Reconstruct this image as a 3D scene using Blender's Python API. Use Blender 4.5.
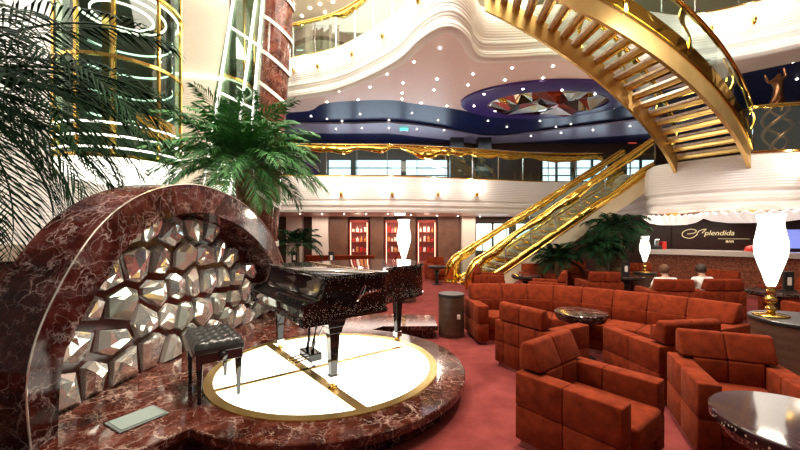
import bpy, bmesh, math, random
from mathutils import Vector, Matrix, noise
for _o in list(bpy.data.objects): bpy.data.objects.remove(_o)
S = bpy.context.scene
COL = S.collection
R = math.radians
PI = math.pi
rnd = random.Random(7)

# ------------------------------------------------------------------ camera
F = 360.0; HOR = 233.0; CH = 1.6          # focal length in px of an 800 px frame, horizon row, eye height
cam = bpy.data.cameras.new('camera'); camo = bpy.data.objects.new('camera', cam); COL.objects.link(camo)
cam.sensor_width = 36; cam.lens = 36*F/800; cam.shift_y = (HOR-225)/800
camo.location = (0, 0, CH); camo.rotation_euler = (R(90), 0, 0)
cam.clip_start = .05; cam.clip_end = 200
S.camera = camo

# ------------------------------------------------------------------ world and big lights
S.view_settings.view_transform = 'Standard'; S.view_settings.look = 'None'
S.view_settings.gamma = 1; S.view_settings.use_curve_mapping = False
S.view_settings.exposure = 0.58
w = bpy.data.worlds.new('world'); S.world = w; w.use_nodes = True
w.node_tree.nodes['Background'].inputs[0].default_value = (1.0, .9, .78, 1)
w.node_tree.nodes['Background'].inputs[1].default_value = .14

def area(name, loc, size, power, color=(1, .9, .75), rot=(0, 0, 0), sy=None):
    l = bpy.data.lights.new(name, 'AREA'); l.energy = power; l.color = color; l.size = size
    if sy: l.shape = 'RECTANGLE'; l.size_y = sy
    o = bpy.data.objects.new(name, l); COL.objects.link(o); o.location = loc; o.rotation_euler = rot
    return o
def point(name, loc, power, color=(1, .88, .7), rad=.08):
    l = bpy.data.lights.new(name, 'POINT'); l.energy = power; l.color = color; l.shadow_soft_size = rad
    o = bpy.data.objects.new(name, l); COL.objects.link(o); o.location = loc; return o
def spot(name, loc, tgt, power, ang=60, color=(1, .88, .72), rad=.05, blend=.6):
    l = bpy.data.lights.new(name, 'SPOT'); l.energy = power; l.color = color; l.spot_size = R(ang); l.spot_blend = blend
    l.shadow_soft_size = rad
    o = bpy.data.objects.new(name, l); COL.objects.link(o); o.location = loc
    o.rotation_euler = (Vector(tgt)-Vector(loc)).to_track_quat('-Z', 'Y').to_euler(); return o

area('atrium_light', (0, 5.2, 9.3), 7, 900, sy=6)
area('lounge_light', (3.2, 2.4, 5.4), 3.0, 25, (1, .84, .66), sy=3)
area('soffit_light', (1, 12.9, 2.16), 9, 90, (1, .82, .72), sy=1.2)
area('middle_deck_light', (1, 13.8, 5.5), 10, 75, (.8, .85, 1), sy=1.5)
area('bar_light', (8.6, 9.6, 2.0), 3, 35, (1, .85, .7), sy=1.2)
area('upper_deck_light', (-2, 11, 9.2), 6, 160, (1, .92, .8), sy=4)
area('left_wall_fill', (-7.2, 4.4, 9.2), 2, 420, (1, .97, .92), (R(12), R(12), 0), sy=2)  # added lamp without a fixture, whitens the left wall
for _x in (-2.4, 0, 2.4, 4.8): spot('balcony_wash', (_x, 9.5+.15*_x, 5.66), (_x, 11.4, 3.0), 90, 85, (1, .93, .88), .05, 1.0)  # spots added at the soffit to brighten the middle balcony front
area('right_balcony_fill', (5.5, 4.6, 5.5), 3, 110, (1, .93, .86), (R(52), 0, R(-28)), sy=.8)  # added fill hanging free in the atrium, brightens the right balcony
spot('stair_fill', (6.3, 9.6, 3.5), (4.6, 7.4, 5.0), 60, 110, (1, .9, .7))  # invented spot on the deck, brightens the curved stair from below
spot('spot_piano', (-1.5, 4.2, 6.5), (-.8, 3.9, .8), 260, 50)
spot('spot_crystals', (-.6, 3.6, 5.4), (-2.6, 4.2, 1.0), 700, 50)
spot('spot_chairs_front', (2.4, 4.6, 5.6), (1.9, 2.9, .5), 330, 65)
spot('spot_chairs_mid', (3.4, 6.6, 5.6), (2.8, 4.9, .5), 330, 65)
spot('spot_chairs_back', (5.2, 7.2, 5.5), (5.0, 8.0, .5), 260, 70)
spot('spot_carpet', (.6, 7.2, 5.4), (.6, 8.6, 0), 260, 75)

# ------------------------------------------------------------------ materials
M = {}
def mat(name, color=(.5, .5, .5), rough=.5, metal=0., emit=None, es=0., **kw):
    m = bpy.data.materials.new(name); m.use_nodes = True
    b = m.node_tree.nodes['Principled BSDF']
    b.inputs['Base Color'].default_value = (*color, 1); b.inputs['Roughness'].default_value = rough
    b.inputs['Metallic'].default_value = metal
    if emit: b.inputs['Emission Color'].default_value = (*emit, 1); b.inputs['Emission Strength'].default_value = es
    for k, v in kw.items(): b.inputs[k.replace('_', ' ')].default_value = v
    M[name] = m; return m
def nd(m, t, **inp):
    n = m.node_tree.nodes.new(t)
    for k, v in inp.items(): n.inputs[k].default_value = v
    return n
def lk(m, a, b): m.node_tree.links.new(a, b)
def bsdf(m): return m.node_tree.nodes['Principled BSDF']
def coords(m, scale=(1, 1, 1), gen='Object'):
    c = nd(m, 'ShaderNodeTexCoord'); mp = nd(m, 'ShaderNodeMapping'); mp.inputs['Scale'].default_value = scale
    lk(m, c.outputs[gen], mp.inputs[0]); return mp.outputs[0]
def ramp(m, src, stops, interp='LINEAR'):
    r = nd(m, 'ShaderNodeValToRGB'); e = r.color_ramp.elements; r.color_ramp.interpolation = interp
    while len(e) < len(stops): e.new(.5)
    for k, (p, c) in enumerate(stops): e[k].position = p; e[k].color = (*c, 1) if len(c) == 3 else c
    lk(m, src, r.inputs[0]); return r.outputs[0]
def bump(m, h, strength=.3, dist=.01):
    b = nd(m, 'ShaderNodeBump', Strength=strength, Distance=dist); lk(m, h, b.inputs['Height'])
    lk(m, b.outputs[0], bsdf(m).inputs['Normal'])
def mixc(m, fac, a, b):
    x = nd(m, 'ShaderNodeMix'); x.data_type = 'RGBA'
    if isinstance(fac, (int, float)): x.inputs[0].default_value = fac
    else: lk(m, fac, x.inputs[0])
    for sock, v in ((x.inputs[6], a), (x.inputs[7], b)):
        if isinstance(v, tuple): sock.default_value = (*v, 1)
        else: lk(m, v, sock)
    return x.outputs[2]
def noisy(name, c1, c2, scale=8, rough=.5, bumpk=0, bdist=.005, **kw):
    m = mat(name, c1, rough, **kw); co = coords(m)
    n = nd(m, 'ShaderNodeTexNoise', Scale=scale, Detail=6.); lk(m, co, n.inputs[0])
    lk(m, ramp(m, n.outputs[0], [(.3, c1), (.7, c2)]), bsdf(m).inputs['Base Color'])
    if bumpk: bump(m, n.outputs[0], bumpk, bdist)
    return m
def marble(name, dark, mid, vein, scale=1.6, rough=.09, amount=1.):
    m = mat(name, mid, rough); co = coords(m)
    wn = nd(m, 'ShaderNodeTexNoise', Scale=scale*1.3, Detail=5., Roughness=.65); lk(m, co, wn.inputs[0])
    ad = nd(m, 'ShaderNodeVectorMath'); ad.operation = 'MULTIPLY_ADD'
    lk(m, wn.outputs['Color'], ad.inputs[0]); ad.inputs[1].default_value = (.9/scale,)*3; lk(m, co, ad.inputs[2])
    base = ramp(m, wn.outputs[0], [(.34, dark), (.5, mid), (.66, tuple(min(1, c*1.9+.01) for c in mid))])
    col = base
    for sc, wd, k in ((scale*2.2, .013, 1.), (scale*5.5, .02, .55), (scale*1.1, .010, 1.)):
        v = nd(m, 'ShaderNodeTexVoronoi', Scale=sc); v.feature = 'DISTANCE_TO_EDGE'; lk(m, ad.outputs[0], v.inputs[0])
        n2 = nd(m, 'ShaderNodeTexNoise', Scale=sc*.8, Detail=2.); lk(m, co, n2.inputs[0])
        f = ramp(m, v.outputs['Distance'], [(0, (k*amount,)*3), (wd, (k*.4*amount,)*3), (wd*2.6, (0, 0, 0))])
        g = ramp(m, n2.outputs[0], [(.42, (0, 0, 0)), (.6, (1, 1, 1))])
        mu = nd(m, 'ShaderNodeMath'); mu.operation = 'MULTIPLY'; lk(m, f, mu.inputs[0]); lk(m, g, mu.inputs[1])
        col = mixc(m, mu.outputs[0], col, vein)
    bsdf(m).inputs['Specular IOR Level'].default_value = .35
    lk(m, col, bsdf(m).inputs['Base Color']); return m
def ribbed(name, c, scale, rough=.5, k=.25, axis='Z'):
    m = mat(name, c, rough); co = coords(m)
    wv = nd(m, 'ShaderNodeTexWave', Scale=scale, Distortion=1.2, Detail=2.); wv.bands_direction = axis
    wv.inputs['Detail Scale'].default_value = .4
    lk(m, co, wv.inputs[0]); bump(m, wv.outputs['Fac'], k, .02); return m
def emis(name, color, strength):
    return mat(name, tuple(min(1, c*.9) for c in color), .4, emit=color, es=strength)
def glass(name, tint, gloss=.12, rough=.02):
    m = bpy.data.materials.new(name); m.use_nodes = True; nt = m.node_tree
    nt.nodes.remove(nt.nodes['Principled BSDF']); out = nt.nodes['Material Output']
    t = nd(m, 'ShaderNodeBsdfTransparent'); t.inputs[0].default_value = (*tint, 1)
    g = nd(m, 'ShaderNodeBsdfGlossy'); g.inputs['Roughness'].default_value = rough; g.inputs[0].default_value = (.95, 1, .97, 1)
    mx = nd(m, 'ShaderNodeMixShader'); mx.inputs[0].default_value = gloss
    lk(m, t.outputs[0], mx.inputs[1]); lk(m, g.outputs[0], mx.inputs[2]); lk(m, mx.outputs[0], out.inputs[0])
    M[name] = m; return m

marble('red_marble', (.010, .003, .002), (.055, .011, .006), (.55, .40, .33), scale=2.4, amount=.6)
marble('arch_marble', (.008, .002, .002), (.04, .007, .005), (.5, .38, .36), scale=2.1, amount=.6)
marble('column_marble', (.045, .011, .008), (.13, .035, .022), (.42, .24, .19), scale=3.5, rough=.15)
marble('pale_marble', (.5, .4, .3), (.7, .6, .48), (.9, .85, .75), scale=2, rough=.2)
marble('table_marble', (.008, .004, .004), (.025, .009, .008), (.5, .38, .3), scale=4, rough=.06, amount=.6)
c = noisy('carpet', (.14, .024, .022), (.225, .047, .043), 3.5, .98, Specular_IOR_Level=.1)
cn = nd(c, 'ShaderNodeTexNoise', Scale=160., Detail=3.); lk(c, coords(c), cn.inputs[0]); bump(c, cn.outputs[0], .5, .01)
sd = noisy('rust_suede', (.12, .015, .0045), (.225, .032, .0095), 14, .95, .2, .012, Specular_IOR_Level=.1)
bsdf(sd).inputs['Sheen Weight'].default_value = .05; bsdf(sd).inputs['Sheen Tint'].default_value = (1, .45, .25, 1)
mat('plinth', (.42, .15, .12), .5)
noisy('seam_dark', (.05, .012, .006), (.06, .014, .007), 5, .9)
mat('gold', (.88, .58, .16), .16, 1.)
g = mat('gold_leaf', (.93, .62, .13), .14, 1.)
gn = nd(g, 'ShaderNodeTexNoise', Scale=2.6, Detail=1., Distortion=.6); lk(g, coords(g), gn.inputs[0]); bump(g, gn.outputs[0], .6, .09)
noisy('bronze_gold', (.55, .35, .12), (.68, .45, .17), 3, .35, metal=.75)
mat('champagne', (.85, .70, .48), .35, .35)
mat('gold_plain', (.8, .56, .2), .28, 1.)
ribbed('cream_fascia', (.93, .87, .83), 5.5, .45, .35)
ribbed('cream_wall', (.84, .74, .62), 7, .5, .3)
mat('white_panel', (.93, .89, .84), .4)
ribbed('white_wall', (.90, .87, .82), 4, .4, .3)
mat('pink_ceiling', (.88, .67, .61), .3)
mat('grey_ceiling', (.33, .28, .38), .3)
mat('navy_gloss', (.006, .012, .07), .28)
mat('indigo', (.055, .025, .20), .3)
mat('atrium_ceiling', (.75, .66, .52), .4)
noisy('brown_mosaic', (.035, .015, .008), (.11, .05, .03), 30, .3)
ribbed('dark_wood', (.09, .045, .028), 3, .35, .1)
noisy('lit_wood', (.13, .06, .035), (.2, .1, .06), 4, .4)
mat('panel_brown', (.055, .022, .018), .3)
noisy('bar_mosaic', (.10, .018, .008), (.42, .14, .06), 26, .35, .5, .03)
mat('black_gloss', (.008, .007, .007), .05, Coat_Weight=.6)
mat('black_satin', (.02, .018, .017), .3)
noisy('leather', (.012, .013, .013), (.022, .023, .022), 40, .32, .15, .003)
mat('silver', (.85, .85, .85), .12, 1.)
mat('crystal', (.93, .94, .90), .04, .78)
mat('crystal_warm', (.92, .88, .80), .05, .7)
mat('crystal_green', (.58, .62, .55), .06, .7)
mat('backing', (.05, .01, .007), .12)
mat('mirror', (.9, .88, .84), .03, 1.)
mat('mirror_red', (.35, .06, .04), .05, 1.)
mat('mirror_dark', (.03, .02, .015), .05)
mat('bronze', (.28, .13, .06), .3, 1.)
mat('trunk', (.16, .10, .055), .9)
noisy('trunk_fibre', (.30, .2, .1), (.12, .07, .03), 30, .9, .6, .03)
mat('pot', (.05, .04, .035), .3)
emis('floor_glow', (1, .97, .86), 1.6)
emis('lamp_glass', (1, .93, .8), 2.6)
emis('shell_light', (1, .92, .82), .45)
emis('lift_glow', (1, .97, .86), 2.2)
emis('led', (1, .97, .85), 2.4)
emis('led_green', (.75, 1, .85), 1.5)
emis('downlight', (1, .9, .75), 9)
emis('window_glow', (.72, .87, 1), 1.6)
emis('lounge_window_glow', (.85, 1, .97), 1.7)
emis('sign_white', (.85, 1, .9), 1.3)
emis('sign_teal', (.1, .8, .65), 1.5)
emis('sign_red', (.9, .08, .05), .8)
emis('screen_blue', (.25, .3, .8), .7)
emis('cabinet_glow', (.3, .05, .035), .2)
emis('cabinet_strip', (1, .8, .55), 1.1)
mat('red_cabinet', (.35, .05, .03), .4)
mat('red_plastic', (.6, .03, .02), .3)
mat('item_white', (.8, .7, .6), .4)
mat('item_amber', (.6, .25, .08), .2)
mat('amber', (.55, .22, .05), .2, emit=(.8, .3, .05), es=.25)
mat('yellow_panel', (.75, .55, .04), .25)
mat('plaque', (.22, .27, .25), .4)
mat('plaque_edge', (.12, .14, .13), .35)
mat('lift_dark', (.015, .035, .02), .4)
mat('skin', (.55, .32, .22), .5)
mat('hair_brown', (.13, .05, .02), .6)
mat('hair_dark', (.04, .018, .012), .6)
mat('shirt', (.8, .74, .68), .7)
mat('trousers', (.05, .05, .07), .8)
mat('counter_top', (.72, .66, .60), .15)
mat('violet_flowers', (.3, .18, .55), .7)
glass('rail_glass', (.84, .93, .90), .14)
glass('lift_glass', (.62, .76, .62), .06)
glass('mirror_glass', (.6, .72, .6), .35)
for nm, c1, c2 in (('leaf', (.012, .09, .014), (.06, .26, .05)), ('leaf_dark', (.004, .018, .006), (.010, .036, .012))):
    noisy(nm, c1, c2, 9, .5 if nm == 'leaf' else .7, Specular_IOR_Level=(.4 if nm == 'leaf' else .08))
# speckled lacquer of the piano
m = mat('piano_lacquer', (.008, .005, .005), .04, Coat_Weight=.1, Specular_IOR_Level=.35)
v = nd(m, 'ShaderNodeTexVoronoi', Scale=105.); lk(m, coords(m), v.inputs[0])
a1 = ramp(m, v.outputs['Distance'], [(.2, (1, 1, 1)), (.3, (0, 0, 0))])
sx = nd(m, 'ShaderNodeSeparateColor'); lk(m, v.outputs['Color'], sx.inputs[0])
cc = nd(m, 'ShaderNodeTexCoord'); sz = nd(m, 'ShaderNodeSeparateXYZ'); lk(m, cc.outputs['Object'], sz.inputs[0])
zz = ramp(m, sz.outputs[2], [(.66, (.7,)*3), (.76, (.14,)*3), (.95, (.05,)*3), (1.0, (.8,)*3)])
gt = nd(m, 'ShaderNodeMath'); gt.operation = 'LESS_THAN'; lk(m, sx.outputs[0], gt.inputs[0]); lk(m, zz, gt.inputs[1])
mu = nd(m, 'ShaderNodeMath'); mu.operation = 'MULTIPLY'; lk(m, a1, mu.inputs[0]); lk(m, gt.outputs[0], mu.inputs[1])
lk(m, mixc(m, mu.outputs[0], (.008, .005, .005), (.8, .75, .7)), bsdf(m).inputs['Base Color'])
# glossy dark table top with fine strips
m = mat('strip_top', (.05, .03, .03), .07, Specular_IOR_Level=.22)
wv = nd(m, 'ShaderNodeTexWave', Scale=7., Distortion=.6); lk(m, coords(m), wv.inputs[0])
lk(m, ramp(m, wv.outputs['Fac'], [(0, (.035, .018, .02)), (1, (.06, .034, .038))]), bsdf(m).inputs['Base Color'])
m = mat('strip_rim', (.02, .01, .01), .1)
v = nd(m, 'ShaderNodeTexVoronoi', Scale=55.); lk(m, coords(m, (1, 1, .6)), v.inputs[0])
lk(m, ramp(m, v.outputs['Distance'], [(.2, (.55, .4, .33)), (.34, (.012, .006, .006))]), bsdf(m).inputs['Base Color'])

# ------------------------------------------------------------------ mesh helpers
class MB:
    def __init__(s): s.bm = bmesh.new()
    def box(s, x0, x1, y0, y1, z0, z1, bev=0, mtx=None, seg=2):
        r = bmesh.ops.create_cube(s.bm, size=1); vs = r['verts']
        for v in vs: v.co = Vector(((x0+x1)/2+v.co.x*(x1-x0), (y0+y1)/2+v.co.y*(y1-y0), (z0+z1)/2+v.co.z*(z1-z0)))
        if mtx is not None:
            for v in vs: v.co = mtx @ v.co
        if bev:
            es = list({e for v in vs for e in v.link_edges})
            bmesh.ops.bevel(s.bm, geom=es, offset=bev, segments=seg, affect='EDGES', profile=.5)
        return s
    def hexa(s, pts, bev=0):           # 8 points: bottom loop then top loop
        vs = [s.bm.verts.new(p) for p in pts]
        fs = [(3, 2, 1, 0), (4, 5, 6, 7), (0, 1, 5, 4), (1, 2, 6, 5), (2, 3, 7, 6), (3, 0, 4, 7)]
        for f in fs: s.bm.faces.new([vs[i] for i in f])
        if bev:
            es = list({e for v in vs for e in v.link_edges})
            bmesh.ops.bevel(s.bm, geom=es, offset=bev, segments=2, affect='EDGES', profile=.5)
        return s
    def prism(s, poly, z0, z1, bev=0):
        a = [s.bm.verts.new((p[0], p[1], z0)) for p in poly]; b = [s.bm.verts.new((p[0], p[1], z1)) for p in poly]
        n = len(poly); s.bm.faces.new(a[::-1]); top = s.bm.faces.new(b)
        for i in range(n): s.bm.faces.new((a[i], a[(i+1) % n], b[(i+1) % n], b[i]))
        if bev: bmesh.ops.bevel(s.bm, geom=list(top.edges), offset=bev, segments=2, affect='EDGES', profile=.5)
        return s
    def loft(s, rows, closed=False, caps=False):
        vr = [[s.bm.verts.new(p) for p in r] for r in rows]; n = len(rows[0])
        for i in range(len(vr)-1):
            for j in range(n if closed else n-1):
                k = (j+1) % n
                s.bm.faces.new((vr[i][j], vr[i][k], vr[i+1][k], vr[i+1][j]))
        if caps and closed:
            s.bm.faces.new(vr[0][::-1]); s.bm.faces.new(vr[-1])
        return s
    def tube(s, path, rad, n=8, flat=1.):
        path = [Vector(p) for p in path]; rows = []
        up = Vector((0, 0, 1))
        for i, p in enumerate(path):
            t = (path[min(i+1, len(path)-1)]-path[max(i-1, 0)])
            t = t.normalized() if t.length > 1e-9 else Vector((0, 0, 1))
            a = up.cross(t)
            if a.length < .05: a = Vector((1, 0, 0)).cross(t)
            a.normalize(); b = t.cross(a)
            r = rad[i] if isinstance(rad, (list, tuple)) else rad
            rows.append([p+(a*math.cos(2*PI*k/n)+b*math.sin(2*PI*k/n)*flat)*r for k in range(n)])
        return s.loft(rows, True, True)
    def lathe(s, prof, n=32, c=(0, 0), cap=True, a0=0, a1=2*PI):
        full = abs(a1-a0-2*PI) < 1e-6; m = n if full else n+1
        rows = [[(c[0]+r*math.cos(a0+(a1-a0)*k/n), c[1]+r*math.sin(a0+(a1-a0)*k/n), z) for k in range(m)] for r, z in prof]
        s.loft(rows, full, cap and full); return s
    def face(s, pts): s.bm.faces.new([s.bm.verts.new(p) for p in pts]); return s
    def build(s, name, m, parent=None, smooth=False, auto=None, loc=None, recalc=True):
        if recalc: bmesh.ops.recalc_face_normals(s.bm, faces=s.bm.faces)
        me = bpy.data.meshes.new(name); 
        if auto is not None:
            for e in s.bm.edges:
                if len(e.link_faces) == 2 and e.calc_face_angle(0) > R(auto): e.smooth = False
            smooth = True
        for f in s.bm.faces: f.smooth = smooth
        s.bm.to_mesh(me); s.bm.free()
        me.materials.append(M[m] if isinstance(m, str) else m)
        o = bpy.data.objects.new(name, me); COL.objects.link(o)
        if parent: o.parent = parent
        if loc: o.location = loc
        return o

def tag(o, label, cat, group=None, kind=None):
    o['label'] = label; o['category'] = cat
    if group: o['group'] = group
    if kind: o['kind'] = kind
    return o
def thing(name, label, cat, loc=(0, 0, 0), rz=0, group=None):
    o = bpy.data.objects.new(name, None); COL.objects.link(o); o.empty_display_size = .1
    o.location = loc; o.rotation_euler = (0, 0, rz); return tag(o, label, cat, group)
def struct(o, label=None):
    o['kind'] = 'structure'
    if label: o['label'] = label
    return o
def copy_tree(o, parent=None):
    c = o.copy(); COL.objects.link(c); c.parent = parent
    for ch in [x for x in bpy.data.objects if x.parent == o]: copy_tree(ch, c)
    return c
def place(proto, used, loc, rz, label, group=None):
    o = proto if not used else copy_tree(proto)
    o.location = loc; o.rotation_euler = (0, 0, rz); o['label'] = label
    if group: o['group'] = group
    return o
def spline(pts, n=8, closed=False):
    pts = [Vector(p) for p in pts]; out = []; L = len(pts)
    for i in range(L if closed else L-1):
        g = (lambda k: pts[k % L]) if closed else (lambda k: pts[max(0, min(L-1, k))])
        p0, p1, p2, p3 = g(i-1), g(i), g(i+1), g(i+2)
        for k in range(n):
            t = k/n
            out.append(.5*((2*p1)+(p2-p0)*t+(2*p0-5*p1+4*p2-p3)*t*t+(3*p1-3*p2+p0*1-0*p0)*0+(-p0+3*p1-3*p2+p3)*t**3))
    if not closed: out.append(pts[-1])
    return out
def normals2(path):
    ns = []
    for i in range(len(path)):
        t = path[min(i+1, len(path)-1)]-path[max(i-1, 0)]
        ns.append(Vector((t[1], -t[0], 0)).normalized())
    return ns
def on_plane(px, py, z):             # the point of height z seen along a line of sight
    y = F*(CH-z)/(py-HOR); return ((px-400)/F*y, y, z)

# ================================================================== SETTING
struct(MB().box(-11, 15, -4, 17, -.15, 0).build('floor', 'carpet'), 'rose red lounge carpet')
# stage under arch and piano
arc = [(-.77+1.44*math.cos(R(a)), 3.82+1.44*math.sin(R(a))) for a in range(-121, 78, 4)]
stage_poly = [(-2.35, 1.3), (-1.62, 2.42)] + arc + [(-.25, 5.4), (.57, 5.42), (.57, 6.15), (-2.1, 6.4), (-3.0, 7.1), (-6.2, 7.1), (-6.2, 1.3)]
def shrink(ps, d):
    out = []; n = len(ps); V2 = [Vector((x, y, 0)) for x, y in ps]
    for i in range(n):
        t1 = (V2[i]-V2[i-1]).normalized(); t2 = (V2[(i+1) % n]-V2[i]).normalized(); t = (t1+t2).normalized()
        out.append(V2[i]+Vector((-t.y, t.x, 0))*d)
    return [(p.x, p.y) for p in out]
_in = shrink(stage_poly, .10)
stage = MB().loft([[(x, y, 0) for x, y in _in], [(x, y, .10) for x, y in _in], [(x, y, .135) for x, y in stage_poly], [(x, y, .192) for x, y in stage_poly], [(x, y, .2) for x, y in shrink(stage_poly, .008)]], True, True).build('stage_platform', 'red_marble', auto=30)
tag(stage, 'red veined marble stage platform with rounded front under the grand piano', 'stage')
SC = (-1.0, 3.80)
lf = thing('light_disc_inlay', 'glowing white round floor inlay with gold ring under the piano', 'floor inlay', (-.77, 3.82, .2))
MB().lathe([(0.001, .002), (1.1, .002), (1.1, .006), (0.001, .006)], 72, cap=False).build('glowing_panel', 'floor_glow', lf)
MB().lathe([(1.08, .001), (1.08, .014), (1.16, .014), (1.16, .001), (1.08, .001)], 72, cap=False).build('gold_ring', 'gold_plain', lf)
for (a, b, wd) in (((262, 340), (372, 417), .045), ((214, 392), (408, 346), .028)):
    p = Vector(on_plane(a[0], a[1], .2)); q = Vector(on_plane(b[0], b[1], .2)); c0 = Vector((-.77, 3.82, .2))
    d = (q-p).normalized(); n = Vector((-d.y, d.x, 0))
    # clip to the ring
    pm = p-c0; bq = pm.dot(d); cq = pm.dot(pm)-1.09**2; dd = math.sqrt(max(0, bq*bq-cq)); p1 = pm+d*(-bq-dd); q1 = pm+d*(-bq+dd)
    poly = [p1+n*wd, q1+n*wd, q1-n*wd, p1-n*wd]
    MB().prism([(v.x, v.y) for v in poly][::-1], .004, .012).build('gold_bar', 'gold_plain', lf)
tag(MB().box(-.165, .165, -.125, .125, 0, .012, .004).build('floor_plaque_frame', 'plaque_edge'), 'grey floor plaque with dark frame set on marble stage near arch foot', 'plaque')
pq = bpy.data.objects['floor_plaque_frame']; pq.name = 'floor_plaque'
p = [Vector(on_plane(*q, .2)) for q in ((107, 422), (148, 407), (167, 416), (126, 433))]
cen = sum(p, Vector())/4; ux = (p[1]-p[0]+p[2]-p[3])/2
pq.location = cen; pq.rotation_euler = (0, 0, math.atan2(ux.y, ux.x))
MB().box(-.145, .145, -.105, .105, .011, .016).build('plaque_face', 'plaque', pq)

# walls
def wall_path(name, pts, z0, z1, m, th=.2, n=6, label=None):
    pa = spline(pts, n) if n > 1 else [Vector(p) for p in pts]
    ns = normals2(pa)
    rows = []
    for p, q in zip(pa, ns):
        b = p-q*th
        rows.append([(p.x, p.y, z0), (p.x, p.y, z1), (b.x, b.y, z1), (b.x, b.y, z0)])
    return struct(MB().loft(rows, True, True).build(name, m, auto=35), label)
wall_path('wall_left', [(-9.6, 1.0, 0), (-8.9, 5.5, 0), (-7.9, 7.8, 0), (-6.75, 8.75, 0)], 0, 9.6, 'white_wall')
wall_path('wall_atrium', [(-6.75, 8.75, 0), (-5.9, 8.95, 0), (-5.0, 9.15, 0), (-4.45, 9.35, 0)], 0, 9.6, 'cream_wall')
struct(MB().box(-11, 15, 16.6, 16.8, 3.35, 9.6).build('wall_back_upper', 'brown_mosaic'))
struct(MB().box(-11, 15, 14.2, 14.4, 0, 2.25).build('wall_back', 'dark_wood'))
struct(MB().box(14.8, 15, -4, 17, 0, 9.6).build('wall_right', 'dark_wood'))
struct(MB().box(-11, 15, -4, 17, 9.6, 9.8).build('ceiling', 'atrium_ceiling'))

# middle balcony slab + fascia
mid = spline([(-7.5, 10.6, 0), (-5.5, 10.9, 0), (-3.4, 11.1, 0), (-1.6, 11.2, 0), (0, 11.25, 0), (2.5, 11.8, 0), (4.8, 12.4, 0), (7.2, 12.4, 0)], 8)
def slab(name, path, back, z0, z1, m, inset=.1):
    ns = normals2(path)
    poly = [(p-q*inset).to_tuple()[:2] for p, q in zip(path, ns)]+[tuple(b) for b in back]
    return struct(MB().prism(poly, z0, z1).build(name, m))
def fascia(name, path, prof, m, th=.1, label=None):
    ns = normals2(path); rows = []
    for p, q in zip(path, ns):
        f = [(p.x+q.x*d, p.y+q.y*d, z) for d, z in prof]
        bk = [(p.x-q.x*th, p.y-q.y*th, prof[-1][1]), (p.x-q.x*th, p.y-q.y*th, prof[0][1])]
        rows.append(f+bk)
    return struct(MB().loft(rows, True, True).build(name, m, auto=40), label)
slab('floor_middle_deck', mid, [(7.2, 16.6), (-11, 16.6), (-11, 10.6)], 2.27, 3.34, 'white_panel')
struct(MB().prism([((p).x, (p).y+.12) for p in mid]+[(7.2, 14.2), (-11, 14.2), (-11, 10.8)], 2.24, 2.268).build('ceiling_lounge', 'pink_ceiling'))
pm_ = [(-.06, 2.25), (.0, 2.25), (.03, 2.31), (.03, 2.36), (-.01, 2.38), (-.01, 2.42), (.05, 2.46), (.05, 2.56), (.0, 2.58), (.0, 2.62), (.05, 2.66), (.06, 2.9), (.05, 3.3), (.02, 3.35)]
fascia('wall_middle_balcony', mid, pm_, 'cream_fascia')
# right balcony
rb = spline([(7.3, 12.3, 0), (7.3, 10.9, 0), (7.1, 10.2, 0), (6.72, 9.75, 0), (6.55, 9.25, 0), (6.78, 8.75, 0), (7.2, 8.2, 0), (7.65, 7.8, 0), (8.5, 7.55, 0), (10, 7.4, 0), (12.5, 7.3, 0), (14.7, 7.3, 0)], 8)
slab('floor_right_deck', rb, [(14.7, 16.5), (7.3, 16.5)], 2.2, 3.32, 'white_panel')
prb = [(-.14, 2.12), (-.02, 2.12), (.03, 2.19), (.03, 2.25), (-.02, 2.28), (-.02, 2.31), (.04, 2.35), (.05, 2.46), (0, 2.49), (0, 2.53), (.06, 2.58), (.09, 2.8), (.08, 3.1), (.03, 3.27), (-.05, 3.33)]
fascia('wall_right_balcony', rb, prb, 'cream_fascia', th=.25)
ns = normals2(rb)
struct(MB().prism([(p-q*.2).to_tuple()[:2] for p, q in zip(rb, ns)]+[(14.7, 14.2), (7.3, 14.2)], 2.13, 2.19).build('ceiling_bar', 'pink_ceiling'))
# upper deck
up = spline([(-4.6, 11.6, 0), (-3.4, 11.0, 0), (-1.9, 10.4, 0), (-.8, 9.5, 0), (0, 8.6, 0), (.45, 7.75, 0), (.8, 7.3, 0), (1.1, 7.3, 0), (1.42, 7.7, 0), (1.62, 8.15, 0), (1.95, 8.5, 0), (2.7, 8.5, 0), (3.7, 8.4, 0), (5.6, 8.6, 0), (7.0, 8.8, 0), (8.1, 8.35, 0), (9.3, 7.5, 0), (11.5, 6.5, 0), (14.7, 5.8, 0)], 8)
slab('floor_upper_deck', up, [(14.7, 16.5), (-4.6, 16.5)], 5.76, 6.85, 'white_panel')
pu = [(-.12, 5.68), (.0, 5.68), (.06, 5.72), (.08, 5.8), (.06, 5.87), (.03, 5.9), (.05, 5.95), (.09, 6.05), (.07, 6.1), (.10, 6.2), (.15, 6.45), (.14, 6.8), (.08, 6.88), (.0, 6.9)]
fascia('wall_upper_balcony', up, pu, 'cream_fascia', th=.12)
backc = spline([(9.9, 8.3, 0), (8.4, 9.6, 0), (6.6, 11.3, 0), (4.8, 12.6, 0), (3.5, 12.7, 0), (1.8, 11.9, 0), (.44, 11.4, 0), (-.46, 11.1, 0), (-2.3, 11.35, 0), (-3.1, 12.1, 0), (-4.6, 12.3, 0)], 6)
upc = [p for p in up if p.x < 9.6]
struct(MB().prism([(p.x, p.y+.06) for p in upc]+[(p.x, p.y) for p in backc], 5.70, 5.735).build('ceiling_middle_deck', 'pink_ceiling'))
struct(MB().prism([(-6, 11.5), (15, 7.0), (15, 16.6), (-6, 16.6)], 5.738, 5.758).build('ceiling_navy', 'navy_gloss'))
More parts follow.
